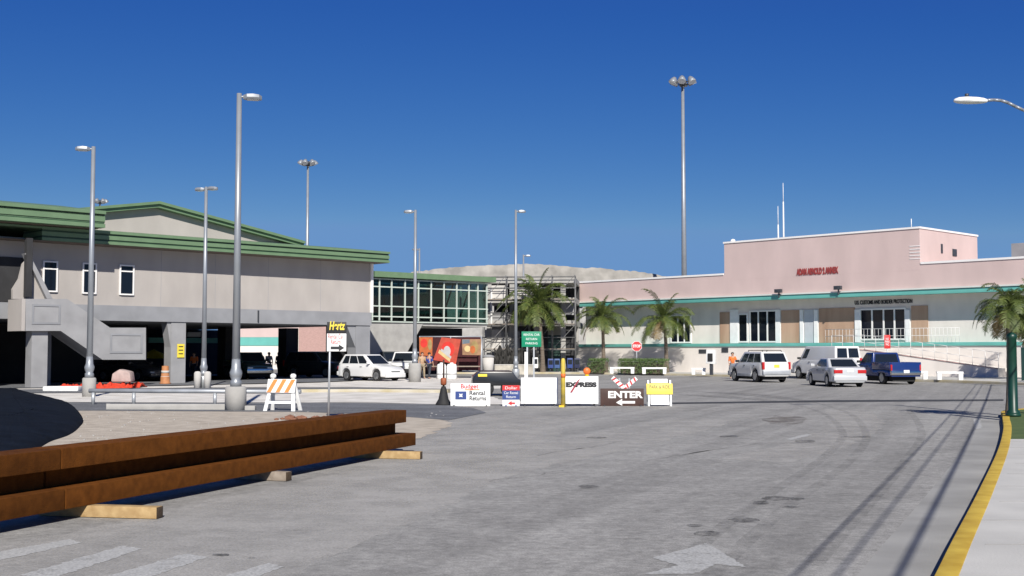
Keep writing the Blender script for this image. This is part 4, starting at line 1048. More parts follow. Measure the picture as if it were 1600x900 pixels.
mb.build('lower_panel', M_white_pl, t)
lettering('lettering', 'PARK & RIDE', 0.16, M_blacktext, t, (0, -0.13-0.0, zz_(604.5)), rot=(R(76), 0, 0), fit=0.66)
mb = MB(); mb.box(-0.3, 0.3, -0.158, -0.15, zz_(614.5), zz_(612)); mb.build('underline', M_blacktext, t)

# yellow post, orange lamp, delineator
p = gnd(880, 636); t = thing('yellow_post', 'tall yellow post between the white boards', 'post', p)
h = at(880, 560, p.y).z; mb = MB(); mb.lathe([(0.075, 0), (0.07, h-0.08), (0.045, h), (0, h+0.01)], 14); mb.build('shaft', mat('worn_yellow', (0.38, 0.30, 0.08), 0.7, col2=(0.70, 0.52, 0.06), scale=4, detail=8), t)
MB().box(-0.14, 0.02, -0.14, 0.06, 0, 0.06).build('foot', M_yellow, t)
MB().lathe([(0.076, at(880, 590, p.y).z), (0.076, at(880, 584, p.y).z)], 14).build('reflector_band', M_orange, t)
p = at(917, 588, BY+0.05); t = thing('warning_lamp', 'round orange warning lamp on top of the slashed white board', 'warning lamp', p)
MB().lathe([(0.07, 0.0), (0.07, 0.04), (0.05, 0.06)], 12).build('base', M_yellow, t)
mb = MB(); mb.lathe([(0.0, -0.03), (0.11, -0.028), (0.12, 0), (0.11, 0.028), (0, 0.03)], 16, (0, 0, 0.17), 'Y'); mb.build('lens', M_orange, t)
p = gnd(693, 633); t = thing('delineator', 'black cone based delineator post with orange band left of the boards', 'delineator', p)
MB().lathe([(0.27, 0), (0.26, 0.05), (0.17, 0.2), (0.11, 0.5), (0.07, 0.62)], 16).build('base', M_black, t)
h = at(693, 562, p.y).z; MB().cyl((0, 0, 0.6), (0, 0, h), 0.035, 0.028, 10).build('post', mat('brown_rubber', (0.05, 0.03, 0.022), 0.7, 0.2, 3), t)
MB().lathe([(0.08, 0.66), (0.1, 0.72), (0.1, 0.86), (0.08, 0.9)], 14).build('band', mat('dark_orange', (0.3, 0.08, 0.03), 0.6, 0.15, 4), t)
# red and white striped boards behind ENTER
for k, (px, py, lab) in enumerate(((968, 602, 'left leaning red and white striped board behind the ENTER board'), (985, 603, 'right leaning red and white striped board behind the ENTER board'))):
    c = at(px, py, 42); t = thing('striped_board', lab, 'barricade board', (c.x, 42+k*0.4, 0), 0, 'striped boards behind the ENTER board')
    MB().box(-0.03, 0.03, 0.012, 0.06, 0, c.z+0.25).build('stake', M_galv, t)
    mb = MB(); mb.box(-0.33, 0.33, -0.01, 0.01, -0.07, 0.07); o = mb.build('plank', M_white, t); o.location = (0, 0, c.z+0.05); o.rotation_euler = (0, R(-40 if k else 42), 0)
    for j in range(4):
        mb = MB(); x = -0.26+j*0.165; mb.prism([(x-0.04, -0.068), (x+0.02, -0.068), (x+0.06, 0.068), (x, 0.068)], -0.013, -0.0105); mb.build('stripe', M_red, o)
# black equipment trailer behind the boards
p = gnd(778, 618); Yt = p.y; t = thing('equipment_trailer', 'low black equipment trailer with yellow plate behind the sign boards', 'trailer', (at(775, 600, Yt).x, Yt, 0), R(4))
hw = (at(812, 600, Yt).x-at(736, 600, Yt).x)/2; zt_ = at(775, 579, Yt).z
M_blk = mat('black_car_paint', (0.012, 0.013, 0.015), 0.3, 0.05, 3, coat=0.4)
MB().prism([(-hw, 0.42), (hw*0.98, 0.42), (hw, zt_*0.62), (hw*0.8, zt_*0.72), (hw*0.62, zt_*0.97), (-hw*0.72, zt_*0.97), (-hw*0.98, zt_*0.75)], -1.0, 1.0).build('body', M_blk, t, bevel=0.05)
MB().box(-hw*0.68, hw*0.6, -0.9, 0.9, zt_*0.972, zt_).build('lid', mat('brown_lid', (0.06, 0.035, 0.03), 0.5, 0.2, 3), t, bevel=0.01)
MB().box(-hw*0.78, -hw*0.42, -1.03, -1.002, zt_*0.78, zt_*0.88).build('yellow_plate', M_yellow_l, t)
for x in (-hw*0.45, hw*0.45):
    mb = MB(); mb.lathe([(0.12, -0.1), (0.28, -0.1), (0.31, -0.06), (0.31, 0.06), (0.28, 0.1), (0.12, 0.1)], 20, (x, -0.86, 0.31), 'Y'); wo = mb.build('wheel', M_tread, t)
    mb = MB(); mb.lathe([(0.0, -0.1), (0.17, -0.105), (0.17, -0.09), (0, -0.08)], 16, (x, -0.86, 0.31), 'Y'); mb.build('rim', M_rim, wo)

# green road sign
Yg = 62.0; a, b = at(815, 518, Yg), at(846, 542, Yg); t = thing('road_sign', 'green road sign with white lettering on two posts', 'road sign', ((a.x+b.x)/2, Yg, 0))
wd = b.x-a.x
MB().box(-wd/2, wd/2, -0.02, 0.0, b.z, a.z).build('panel', M_greensign, t, bevel=0.01)
for x in (-0.22, 0.12): MB().box(x-0.04, x+0.04, 0.001, 0.06, 0, a.z-0.1).build('post', M_galv, t)
for k, tx in enumerate(('RENTAL CAR', 'RETURN', 'PARKING')): lettering('lettering', tx, 0.16, M_white, t, (0, -0.023, a.z-0.17-k*0.22), fit=wd*(0.8, 0.55, 0.6)[k])
MB().box(-0.36, -0.2, -0.11, -0.03, 0, 1.75).build('white_stake', M_whitetrim, t)

# stop sign and red sign
def post_sign(px, pyb, py, label, kind, Y=None):
    g = gnd(px, pyb) if Y is None else Vector(((px-800)/FPX*Y, Y, 0.14)); z = at(px, py, g.y).z
    t = thing('stop_sign' if kind == 'oct' else 'notice_sign', label, 'sign', g)
    MB().cyl((0, 0, 0), (0, 0, z+0.3-g.z), 0.03, n=8).build('post', M_galv, t)
    if kind == 'oct':
        r = 0.41; o8 = [(r*math.sin(R(22.5+45*k)), z-g.z+r*math.cos(R(22.5+45*k))) for k in range(8)]
        pn = MB().prism(o8, -0.06, -0.035).build('panel', M_white, t)
        r = 0.38; o8 = [(r*math.sin(R(22.5+45*k)), z-g.z+r*math.cos(R(22.5+45*k))) for k in range(8)]
        MB().prism(o8, -0.064, -0.061).build('red_face', M_red, pn)
        lettering('lettering', 'STOP', 0.28, M_white, t, (0, -0.068, z-g.z), fit=0.58, bold=0.01)
    else:
        MB().box(-0.19, 0.19, -0.06, -0.035, z-g.z-0.42, z-g.z+0.42).build('panel', M_red, t, bevel=0.01)
        lettering('lettering', 'NO\nPARK\nING', 0.2, M_white, t, (0, -0.064, z-g.z), fit=0.3)
    return t
post_sign(995, 586, 541, 'red octagonal stop sign before the white deck wall', 'oct')
post_sign(1387, 594, 534, 'tall narrow red sign on a post before the ramp', 'rect')

# benches
def bench(px0, px1, Y, label, rz):
    x0, x1 = (px0-800)/FPX*Y, (px1-800)/FPX*Y; wd = x1-x0
    t = thing('concrete_bench', label, 'bench', ((x0+x1)/2, Y, 0.14), rz, 'white concrete benches')
    MB().box(-wd/2, wd/2, -0.22, 0.22, 0.36, 0.48).build('seat', M_white, t, bevel=0.02)
    for sx in (-1, 1): MB().box(sx*(wd/2-0.14)-0.12, sx*(wd/2-0.14)+0.12, -0.2, 0.2, 0, 0.36).build('leg', M_white, t, bevel=0.015)
for q in ((953, 991, 89.5, 'leftmost white concrete bench, before the long hedge', R(-10)), (1003, 1041, 88.0, 'white concrete bench at the palm right of the stop sign', R(-10)),
          (1080, 1102, 85.0, 'short white concrete bench left of the pay phone', R(-12)), (1414, 1447, 71.0, 'white concrete bench just right of the blue pickup', R(-14)), (1463, 1502, 69.6, 'rightmost white concrete bench below the ramp', R(-14))):
    bench(*q)
# news boxes
for k, (px, m, h, lab) in enumerate(((836, M_white_pl, 1.15, 'white newspaper box at the left end of the row'), (846, mat('cream_box', (0.6, 0.58, 0.42), 0.5, 0.06, 3), 1.4, 'tall cream vending box beside the white newspaper box'), (860, M_blue, 1.05, 'blue newspaper box next to the tall cream one'), (870, mat('mid_blue_box', (0.05, 0.10, 0.25), 0.5, 0.1, 3), 1.05, 'lighter blue newspaper box left of the yellow post'), (890, M_blue, 1.1, 'blue newspaper box right of the yellow post'), (901, mat('navy_box', (0.015, 0.02, 0.06), 0.5, 0.1, 3), 1.1, 'navy newspaper box beside the hedge'))):
    g = Vector(((px-800)/FPX*97, 97, 0.142)); t = thing('newspaper_box', lab, 'newspaper box', g, R(3), 'newspaper boxes along the kerb')
    MB().box(-0.22, 0.22, -0.2, 0.2, 0.3, h).build('cabinet', m, t, bevel=0.03)
    MB().box(-0.17, 0.17, -0.215, -0.201, h*0.55, h-0.12).build('window', M_glass, t)
    MB().cyl((0, 0, 0.0), (0, 0, 0.3), 0.06, n=10).build('pedestal', M_darkmetal, t)
    MB().box(-0.18, 0.18, -0.17, 0.17, 0, 0.04).build('foot', M_darkmetal, t)
# pay phone
g = Vector(((1111-800)/FPX*84, 84, 0.142)); t = thing('pay_phone', 'white and black pay phone pedestal against the white wall', 'pay phone', g, R(-30))
MB().box(-0.1, 0.1, -0.1, 0.1, 0, 0.9).build('pedestal', M_darkmetal, t)
MB().prism([(-0.34, 0.8), (0.3, 0.75), (0.3, 1.75), (-0.3, 1.75)], -0.2, 0.2, 'XZ').build('hood', M_white_pl, t, bevel=0.03)
MB().box(-0.18, 0.18, -0.26, -0.203, 0.95, 1.5).build('phone', M_black, t, bevel=0.02)
# grey bin and dark netting heap near the scaffold
g = Vector(((763-800)/FPX*88, 88, 0)); t = thing('waste_bin', 'tall pale grey bin right of the stall', 'bin', g)
MB().lathe([(0.34, 0), (0.42, 1.35)], 18).build('drum', M_conc_l, t); MB().lathe([(0.45, 1.36), (0.45, 1.44), (0.2, 1.52), (0, 1.54)], 18).build('lid', M_greylight, t)
mb = MB(); rnd = random.Random(11)
a = Vector(((772-800)/FPX*94, 94, 0)); b = Vector(((817-800)/FPX*94, 94, 0)); n = 26; rows = 6; V = []
for j in range(rows+1):
    V.append([mb.bm.verts.new(a.lerp(b, i/n)+Vector((0, rnd.uniform(-0.15, 0.15), 0.55+1.5*j/rows*(1-0.15*math.sin(i*0.9))+rnd.uniform(-0.05, 0.05))))for i in range(n+1)])
for j in range(rows):
    for i in range(n): mb.bm.faces.new((V[j][i], V[j][i+1], V[j+1][i+1], V[j+1][i]))
o = mb.build('screen_net', mat('dark_net', (0.035, 0.033, 0.03), 0.9, 0.5, 3)); md = o.modifiers.new('thick', 'SOLIDIFY'); md.thickness = 0.03; tag(o, 'dark crumpled screen net hung before the scaffold', 'screen net')
t = thing('block_wall', 'low beige block wall below the dark screen net', 'wall', ((a.x+b.x)/2+0.5, 93.6, 0)); MB().box(-1.7, 1.5, -0.15, 0.15, 0, 0.72).build('masonry', mat('beige_block', (0.42, 0.39, 0.33), 0.9, 0.3, 2), t)
MB().box(-1.72, 1.52, -0.17, 0.17, 0.721, 0.78).build('coping', M_conc_l, t)

# ------------------------------------------------------------------ vendor stall with colourful banners
Ys = 80.0
def X(px, Y=Ys): return (px-800)/FPX*Y
x0, x1 = X(656), X(752); zt_ = at(700, 526, Ys).z
t = thing('vendor_stall', 'open vendor stall frame with dark maroon backcloth below the glazed bridge', 'stall', ((x0+x1)/2, Ys, 0)); hw = (x1-x0)/2
mb = MB()
for x in (-hw, 0, hw):
    for y in (0, 2.0): mb.cyl((x, y, 0), (x, y, zt_), 0.04, n=8)
for y in (0, 2.0): mb.cyl((-hw, y, zt_), (hw, y, zt_), 0.04, n=8)
for x in (-hw, hw): mb.cyl((x, 0, zt_), (x, 2, zt_), 0.04, n=8)
mb.build('frame', M_galv, t)
MB().box(-hw, hw, 1.9, 1.95, 0.5, zt_).build('backcloth', mat('maroon_cloth', (0.05, 0.008, 0.01), 0.85, 0.3, 2), t)
MB().box(-hw, hw, 0.3, 0.9, 0.75, 0.82).build('counter', M_lumber_g, t)
def banner(label, px0, px1, py0, py1, pats, m, diamond=False):
    a, b = at(px0, py0, Ys-0.15), at(px1, py1, Ys-0.15); wd, h = b.x-a.x, a.z-b.z
    bt = thing('hanging_banner', label, 'banner', ((a.x+b.x)/2, Ys-0.15, b.z), 0, 'bright banners hanging on the stall')
    def clothv(poly, y0, y1):
        mb = MB(); mb.prism(poly, y0, y1); bmesh.ops.triangulate(mb.bm, faces=mb.bm.faces[:]); return mb
    if diamond: poly = [(-wd*0.2, h), (wd*0.5, h*0.92), (wd*0.32, 0.0), (-wd*0.5, h*0.16)]
    else: poly = [(-wd/2, h), (wd/2, h), (wd*0.47, 0), (-wd*0.48, h*0.02)]
    clothv(poly, -0.012, 0.012).build('cloth', m, bt)
    for i, (nm, pl, mm) in enumerate(pats):
        clothv([(x*wd, z*h) for x, z in pl], -0.016-0.003*i, -0.0125-0.003*i).build(nm, mm, bt)
    return bt
M_cor = mat('coral_cloth', (0.42, 0.06, 0.035), 0.85, 0.2, 2.5); M_org = mat('orange_cloth', (0.42, 0.11, 0.03), 0.85, 0.2, 3)
M_redc = mat('red_cloth', (0.55, 0.03, 0.02), 0.85, 0.2, 3); M_wc = mat('pale_cloth', (0.42, 0.41, 0.40), 0.85, 0.1, 3); M_yc = mat('yellow_cloth', (0.55, 0.42, 0.2), 0.85, 0.1, 3)
M_tan = mat('tan_cloth', (0.30, 0.17, 0.09), 0.85, 0.35, 2); M_olive = mat('olive_cloth', (0.28, 0.2, 0.08), 0.85, 0.3, 2)
def oval(cx, cz, rx, rz, n=14, a0=0): return [(cx+rx*math.cos(2*math.pi*k/n+a0), cz+rz*math.sin(2*math.pi*k/n+a0)) for k in range(n)]
banner('small orange and red patterned banner at the left of the stall', 655, 676, 527, 556, [('red_motif', oval(-0.15, 0.68, 0.26, 0.24), M_redc), ('olive_motif', oval(0.3, 0.6, 0.15, 0.3), M_olive)], M_org)
banner('large tilted coral banner with a pale striped motif', 677, 720, 527, 569, [('red_motif', oval(0.03, 0.56, 0.24, 0.28), M_redc), ('pale_motif', oval(0.0, 0.48, 0.13, 0.2, 14), M_wc), ('yellow_stripe', [(-0.32, 0.42), (-0.28, 0.55), (0.12, 0.2), (0.1, 0.08)], M_yc), ('light_stripe', [(-0.24, 0.5), (-0.2, 0.58), (0.16, 0.28), (0.14, 0.2)], M_wc)], M_cor, True)
banner('brown and tan pictured banner at the right of the stall', 722, 752, 530, 555, [('dark_motif', oval(0.15, 0.5, 0.2, 0.4), M_olive), ('grey_corner', [(-0.48, 0.98), (-0.1, 0.98), (-0.1, 0.75), (-0.48, 0.7)], mat('slate_cloth', (0.12, 0.15, 0.18), 0.8, 0.2, 3)), ('pale_motif', oval(-0.22, 0.4, 0.16, 0.2), M_yc), ('rust_motif', oval(0.05, 0.35, 0.14, 0.25), M_org)], M_tan)
for k, (px, lab) in enumerate(((690, 'left white round tank below the coral banner'), (706, 'right white round tank below the coral banner'))):
    g = Vector((X(px, 78), 78, 0)); o = thing('white_tank', lab, 'tank', g, 0, 'white tanks at the stall'); r = (0.3, 0.33)[k]
    MB().lathe([(r*0.9, 0), (r, 0.06), (r, 0.82), (r*0.85, 0.95), (0.1, 1.0), (0.1, 1.06), (0, 1.06)], 20).build('drum', M_white_pl, o)
    MB().lathe([(r+0.012, 0.3), (r+0.012, 0.36)], 20).build('hoop', M_greylight, o)
# orange/red netting on the ground by the stair
mb = MB(); rnd = random.Random(21); g0 = gnd(90, 609); g1 = gnd(218, 606.5); n, rows = 40, 8; V = []
for j in range(rows+1):
    V.append([mb.bm.verts.new(Vector((0, 1.3*j/rows, 0.02+abs(math.sin(j/rows*math.pi))*rnd.uniform(0.05, 0.3)))+(g1-g0)*(i/n)) for i in range(n+1)])
for j in range(rows):
    for i in range(n): mb.bm.faces.new((V[j][i], V[j][i+1], V[j+1][i+1], V[j+1][i]))
o = mb.build('safety_net', M_redorange); o.location = g0; tag(o, 'crumpled red orange safety netting on the ground below the stair', 'safety net')
mb = MB(); rnd = random.Random(5)
mb.prism([(-0.5, 0), (0.5, 0), (0.42, 0.5), (-0.1, 0.62), (-0.45, 0.4)], -0.35, 0.35); o = mb.build('sand_bag', mat('pinkish_sack', (0.42, 0.32, 0.29), 0.9, 0.15, 4), None, bevel=0.1); o.location = gnd(185, 607)+Vector((0, 0.7, 0.3)); tag(o, 'pale sack lying on the red safety netting', 'sack')
mb = MB(); mb.box(-0.8, 0.8, -0.3, 0.3, 0, 0.22); o = mb.build('pipe_bundle', M_white_pl, None, bevel=0.06); o.location = gnd(98, 611); tag(o, 'white plastic wrapped bundle at the left end of the netting', 'bundle')
# yellow notice on the column, orange drum
x, z = L.xz(282, 548, -0.02); t = thing('yellow_notice', 'yellow notice fixed to the light grey column', 'notice', L.w(x, -0.045, z), L.a)
MB().box(-0.22, 0.22, -0.02, 0.0, -0.38, 0.38).build('panel', M_yellow_l, t)
for k in range(3): MB().box(-0.14, 0.14, -0.024, -0.021, 0.2-k*0.2, 0.26-k*0.2).build('text_line', M_blacktext, t)
p = gnd(258, 600); t = thing('traffic_drum', 'orange and white traffic drum at the foot of the grey column', 'traffic drum', p)
MB().lathe([(0.3, 0), (0.3, 0.07), (0.25, 0.09), (0.24, 0.4), (0.22, 0.42), (0.21, 0.72), (0.19, 0.74), (0.18, 0.98), (0, 1.0)], 18).build('drum', mat('faded_orange', (0.40, 0.17, 0.07), 0.7, 0.2, 4), t)
for z in (0.3, 0.6): MB().lathe([(0.252-z*0.05, z), (0.245-z*0.05, z+0.13)], 18).build('white_band', M_conc_l, t)
# yellow pop-up canopy beyond the open floor
g = Vector((X(241, 84), 84, 0)); t = thing('pop_up_canopy', 'small yellow pop-up canopy glimpsed left of the grey column', 'canopy', g)
mb = MB(); zc = at(241, 560, 84).z; zp = at(241, 546, 84).z
for a_, b_ in (((-1, -1), (1, -1)), ((1, -1), (1, 1)), ((1, 1), (-1, 1)), ((-1, 1), (-1, -1))): mb.face([(a_[0], a_[1], zc), (b_[0], b_[1], zc), (0, 0, zp)])
o = mb.build('canopy_cloth', M_yellow_l, t); md = o.modifiers.new('thick', 'SOLIDIFY'); md.thickness = 0.02
for sx in (-0.97, 0.97):
    for sy in (-0.97, 0.97): MB().cyl((sx, sy, 0), (sx, sy, zc), 0.025, n=6).build('pole', M_galv, t)

# green post at right edge
p = Vector((X(1580, 31.0), 31.0, 0.128)); t = thing('green_post', 'thick dark green post on the kerb corner before the small palm', 'post', p)
h = at(1580, 522, 31).z-0.128
MB().lathe([(0.17, 0), (0.16, 0.12), (0.12, 0.16), (0.115, h-0.12), (0.13, h-0.1), (0.125, h-0.02), (0.05, h+0.04), (0, h+0.05)], 18).build('shaft', M_greenpost, t)
MB().lathe([(0.19, 0), (0.19, 0.05), (0.172, 0.07)], 18).build('base_ring', M_greenpost, t)
# green screened fence at far right
Ff = Frame(X(1560, 66), 66.0, P.a); t = thing('screened_fence', 'dark green screened fence beside the ramp at the right edge', 'fence', (Ff.o.x+1.2, Ff.o.y, 0), Ff.a)
MB().box(0, 14, -0.01, 0.01, 0.2, 2.0).build('screen', mat('dark_green_mesh', (0.012, 0.05, 0.045), 0.8, 0.2, 2), t)
for k in range(7): MB().cyl((k*2.3, 0.04, 0), (k*2.3, 0.04, 2.1), 0.03, n=8).build('post', M_galv, t)

# ------------------------------------------------------------------ vehicles
def interp(tab, x):
    if x <= tab[0][0]: return tab[0][1]
    for (a, za), (b, zb) in zip(tab[:-1], tab[1:]):
        if x <= b: return za+(zb-za)*(x-a)/(b-a)
    return tab[-1][1]
def vehicle(name, label, cat, loc, head, pm, Lg, Wd, top, belt, roofz, cab, wheel_r, axles, sill=0.24, side=((0.08, 0.48), (0.52, 0.93)), rear_win=True, group=None,
            lamps='sedan', bumper=None, plate=M_white, bed=None, rack=False, vv=(0.14, 0.86), tumble=0.80, rimm=M_rim, cladding=None, tailh=0.75):
    """x forward, origin at the middle of the footprint"""
    t = thing(name, label, cat, loc, head, group)
    h = Lg/2; ra = wheel_r+0.07
    xs = sorted(set([-h, -h+0.015, -h+0.05, h-0.05, h-0.015, h]+[-h+Lg*i/44 for i in range(45)]+[a+ra*math.cos(math.pi*k/10) for a in axles for k in range(11)]))
    mb = MB(); prev = None
    for x in xs:
        zb = sill
        for a in axles:
            if abs(x-a) < ra: zb = max(zb, wheel_r+math.sqrt(max(0, ra*ra-(x-a)**2)))
        zt = sum(interp(top, x+dx) for dx in (-0.06, 0, 0.06))/3
        e = max(0.0, (abs(x)/h-0.82)/0.18); wv = Wd/2*(1-0.12*e*e)
        en = 1.0 if abs(x) < h-0.03 else (0.97 if abs(x) < h-0.001 else 0.92)
        if abs(x) > h-0.001: zt -= 0.04; 
        zb = min(zb, zt-0.22)
        hf = [(0, zb), (wv*0.9*en, zb), (wv*0.985*en, zb+0.05), (wv*en, zb+(zt-zb)*0.5), (wv*0.985*en, zt-0.13), (wv*0.955*en, zt-0.035), (wv*0.87*en, zt), (0, zt+0.02)]
        ring = [(y, z) for y, z in hf]+[(-y, z) for y, z in hf[-2:0:-1]]
        ring = [mb.bm.verts.new((x, y, z)) for y, z in ring]
        if prev:
            n = len(ring)
            for k in range(n): mb.bm.faces.new((prev[k], prev[(k+1) % n], ring[(k+1) % n], ring[k]))
        else: mb.bm.faces.new(ring)
        prev = ring
    mb.bm.faces.new(prev[::-1])
    mb.build('body', pm, t, smooth=True)
    MB().box(-h+0.25, h-0.25, -Wd/2+0.28, Wd/2-0.28, 0.16, sill+0.2).build('underbody', M_underbody, t)
    # cabin
    xr, xf, xr2, xf2 = cab; wb, wt = Wd/2*0.93, Wd/2*tumble; zb = belt-0.04
    c = {'br': (xr, wb), 'bf': (xf, wb), 'tr': (xr2, wt), 'tf': (xf2, wt)}
    mb = MB(); lo = []; hi = []
    lo = [mb.bm.verts.new(p) for p in ((xr, -wb, zb), (xf, -wb, zb), (xf, wb, zb), (xr, wb, zb))]
    hi = [mb.bm.verts.new(p) for p in ((xr2, -wt, roofz), (xf2, -wt, roofz), (xf2, wt, roofz), (xr2, wt, roofz))]
    for k in range(4): mb.bm.faces.new((lo[k], lo[(k+1) % 4], hi[(k+1) % 4], hi[k]))
    mb.bm.faces.new(lo[::-1]); mb.bm.faces.new(hi)
    mb.build('cabin', pm, t, bevel=0.07, seg=3)
    def win(nm, q, u0, u1, v0, v1, m=M_glass):
        q = [Vector(p) for p in q]
        def B(u, v): return q[0].lerp(q[1], u).lerp(q[3].lerp(q[2], u), v)
        nrm = (q[1]-q[0]).cross(q[3]-q[0]).normalized()
        f = [B(u0, v0), B(u1, v0), B(u1, v1), B(u0, v1)]
        mb = MB(); a = [mb.bm.verts.new(p+nrm*0.008) for p in f]; b = [mb.bm.verts.new(p-nrm*0.01) for p in f]
        mb.bm.faces.new(a); mb.bm.faces.new(b[::-1])
        for k in range(4): mb.bm.faces.new((a[k], b[k], b[(k+1) % 4], a[(k+1) % 4]))
        return mb.build(nm, m, t)
    L0 = [(xf, wb, zb), (xr, wb, zb), (xr2, wt, roofz), (xf2, wt, roofz)]; R0 = [(xr, -wb, zb), (xf, -wb, zb), (xf2, -wt, roofz), (xr2, -wt, roofz)]
    for u0, u1 in side:
        win('side_window', R0, u0, u1, *vv); win('side_window', L0, 1-u1, 1-u0, *vv)
    win('windscreen', [(xf, -wb, zb), (xf, wb, zb), (xf2, wt, roofz), (xf2, -wt, roofz)], 0.08, 0.92, 0.1, 0.88)
    RQ = [(xr, wb, zb), (xr, -wb, zb), (xr2, -wt, roofz), (xr2, wt, roofz)]
    if rear_win is True: win('rear_window', RQ, 0.09, 0.91, 0.14, 0.86)
    elif rear_win == 'twin': win('rear_window', RQ, 0.08, 0.47, 0.2, 0.86); win('rear_window', RQ, 0.53, 0.92, 0.2, 0.86)
    # wheels
    for a in axles:
        for sg in (-1, 1):
            wdt = 0.21; y = sg*(Wd/2-wdt/2-0.015); r = wheel_r
            mb = MB(); mb.lathe([(r*0.6, -wdt/2), (r*0.92, -wdt/2), (r, -wdt*0.33), (r, wdt*0.33), (r*0.92, wdt/2), (r*0.6, wdt/2)], 28, (a, y, r), 'Y')
            wo = mb.build('wheel', M_tread, t, smooth=True)
            yo = y+sg*(wdt/2-0.012)
            mb = MB(); mb.lathe([(r*0.66, sg*0.014), (r*0.6, sg*0.02), (r*0.56, -sg*0.02), (r*0.55, -sg*0.05), (0, -sg*0.05)], 24, (a, yo, r), 'Y')
            for k in range(5):
                th = 2*math.pi*k/5; M = Matrix.Translation((a, yo, r)) @ Matrix.Rotation(th, 4, 'Y')
                mb.box(0.02, r*0.58, -0.02, 0.012, -0.05, 0.05, M)
            mb.box(-0.06, 0.06, -0.02, 0.02, -0.06, 0.06, Matrix.Translation((a, yo, r)))
            mb.build('rim', rimm, wo)
    # lamps, bumpers, plate, mirrors
    zt_r, zt_f = interp(top, -h+0.1), interp(top, h-0.1)
    for sg in (-1, 1):
        if lamps == 'sedan': bxs = (-h-0.012, -h+0.25, Wd/2*0.42, Wd/2*0.90, zt_r-0.27, zt_r-0.09)
        elif lamps == 'tall': bxs = (-h-0.012, -h+0.16, Wd/2*0.80, Wd/2*0.945, tailh, tailh+0.42)
        else: bxs = (-h-0.012, -h+0.14, Wd/2*0.84, Wd/2*0.945, tailh, tailh+0.32)
        y0, y1 = sorted((sg*bxs[2], sg*bxs[3]))
        MB().box(bxs[0], bxs[1], y0, y1, bxs[4], bxs[5]).build('tail_light', M_lampred, t, bevel=0.02)
        y0, y1 = sorted((sg*Wd/2*0.5, sg*Wd/2*0.88))
        MB().box(h-0.25, h+0.004, y0, y1, zt_f-0.27, zt_f-0.1).build('headlight', M_lampclear, t, bevel=0.03)
        y0, y1 = sorted((sg*Wd/2*0.94, sg*(Wd/2+0.16)))
        MB().box(xf-0.32, xf-0.2, y0, y1, belt+0.02, belt+0.16).build('mirror', pm if lamps == 'sedan' else M_black, t, bevel=0.03)
        for u in (0.30, 0.68):
            xd = xr+(xf-xr)*u; y0, y1 = sorted((sg*(Wd/2-0.01), sg*(Wd/2+0.012)))
            MB().box(xd-0.08, xd+0.08, y0, y1, belt-0.17, belt-0.135).build('door_handle', M_black, t)
        if cladding:
            y0, y1 = sorted((sg*(Wd/2-0.05), sg*(Wd/2+0.012)))
            MB().box(axles[0]+ra+0.03, axles[1]-ra-0.03, y0, y1, sill-0.03, sill+0.14).build('side_step', cladding, t, bevel=0.02)
    bm_ = bumper or pm
    MB().box(-h-0.07, -h+0.14, -Wd/2*0.93, Wd/2*0.93, sill+0.08, sill+0.33).build('rear_bumper', bm_, t, bevel=0.05)
    MB().box(h-0.14, h+0.06, -Wd/2*0.93, Wd/2*0.93, sill-0.02, sill+0.26).build('front_bumper', bm_, t, bevel=0.05)
    MB().box(h-0.05, h+0.012, -Wd/2*0.42, Wd/2*0.42, sill+0.30, zt_f-0.12).build('grille', M_black, t, bevel=0.02)
    pz = sill+0.5 if lamps != 'pickup' else sill+0.2
    MB().box(-h-0.085 if lamps == 'pickup' else -h-0.02, -h-0.0, -0.16, 0.16, pz, pz+0.16).build('license_plate', plate, t)
    if rack:
        mb = MB()
        for sg in (-1, 1): mb.tube([(xr2+0.1, sg*wt*0.8, roofz), (xr2+0.2, sg*wt*0.8, roofz+0.08), (xf2-0.3, sg*wt*0.8, roofz+0.08), (xf2-0.2, sg*wt*0.8, roofz)], 0.022, 8)
        for k in range(3): xx = xr2+0.3+k*0.55; mb.cyl((xx, -wt*0.8, roofz+0.08), (xx, wt*0.8, roofz+0.08), 0.02, n=8)
        mb.build('roof_rack', M_black, t)
    if bed:
        x0b, x1b, zbd, zwall = bed
        for sg in (-1, 1):
            y0, y1 = sorted((sg*(Wd/2-0.09), sg*(Wd/2-0.015))); MB().box(x0b+0.05, x1b, y0, y1, zbd, zwall).build('bed_side', pm, t, bevel=0.015)
        MB().box(x0b-0.01, x0b+0.048, -Wd/2+0.095, Wd/2-0.095, zbd-0.38, zwall).build('tailgate', pm, t, bevel=0.012)
        MB().box(x0b+0.06, x1b, -Wd/2+0.1, Wd/2-0.1, zbd-0.02, zbd+0.025).build('bed_floor', M_black, t)
    return t
def park(px, Y, hd): return dict(loc=((px-800)/FPX*Y, Y, 0), head=R(hd))
C_white = paint('white_car_paint', (0.72, 0.72, 0.71)); C_silver = paint('silver_car_paint', (0.52, 0.53, 0.54), 0.1)
C_pale = paint('pale_silver_paint', (0.66, 0.66, 0.65), 0.05); C_blue = paint('blue_car_paint', (0.008, 0.028, 0.14))
C_dark = paint('dark_car_paint', (0.03, 0.035, 0.04)); C_dgreen = paint('dark_green_car_paint', (0.03, 0.06, 0.055))
vehicle('parked_car', 'white retro hatchback parked side on before the concrete wall', 'car', **park(580, 73.8, -40), pm=C_white, Lg=4.29, Wd=1.70, belt=1.0, roofz=1.6,
        top=[(-2.15, 0.93), (-1.9, 1.0), (0.75, 1.0), (1.0, 0.99), (1.8, 0.86), (2.15, 0.66)], cab=(-2.08, 0.98, -1.62, 0.12), wheel_r=0.33, axles=(-1.3, 1.32), side=((0.1, 0.3), (0.33, 0.6), (0.63, 0.9)))
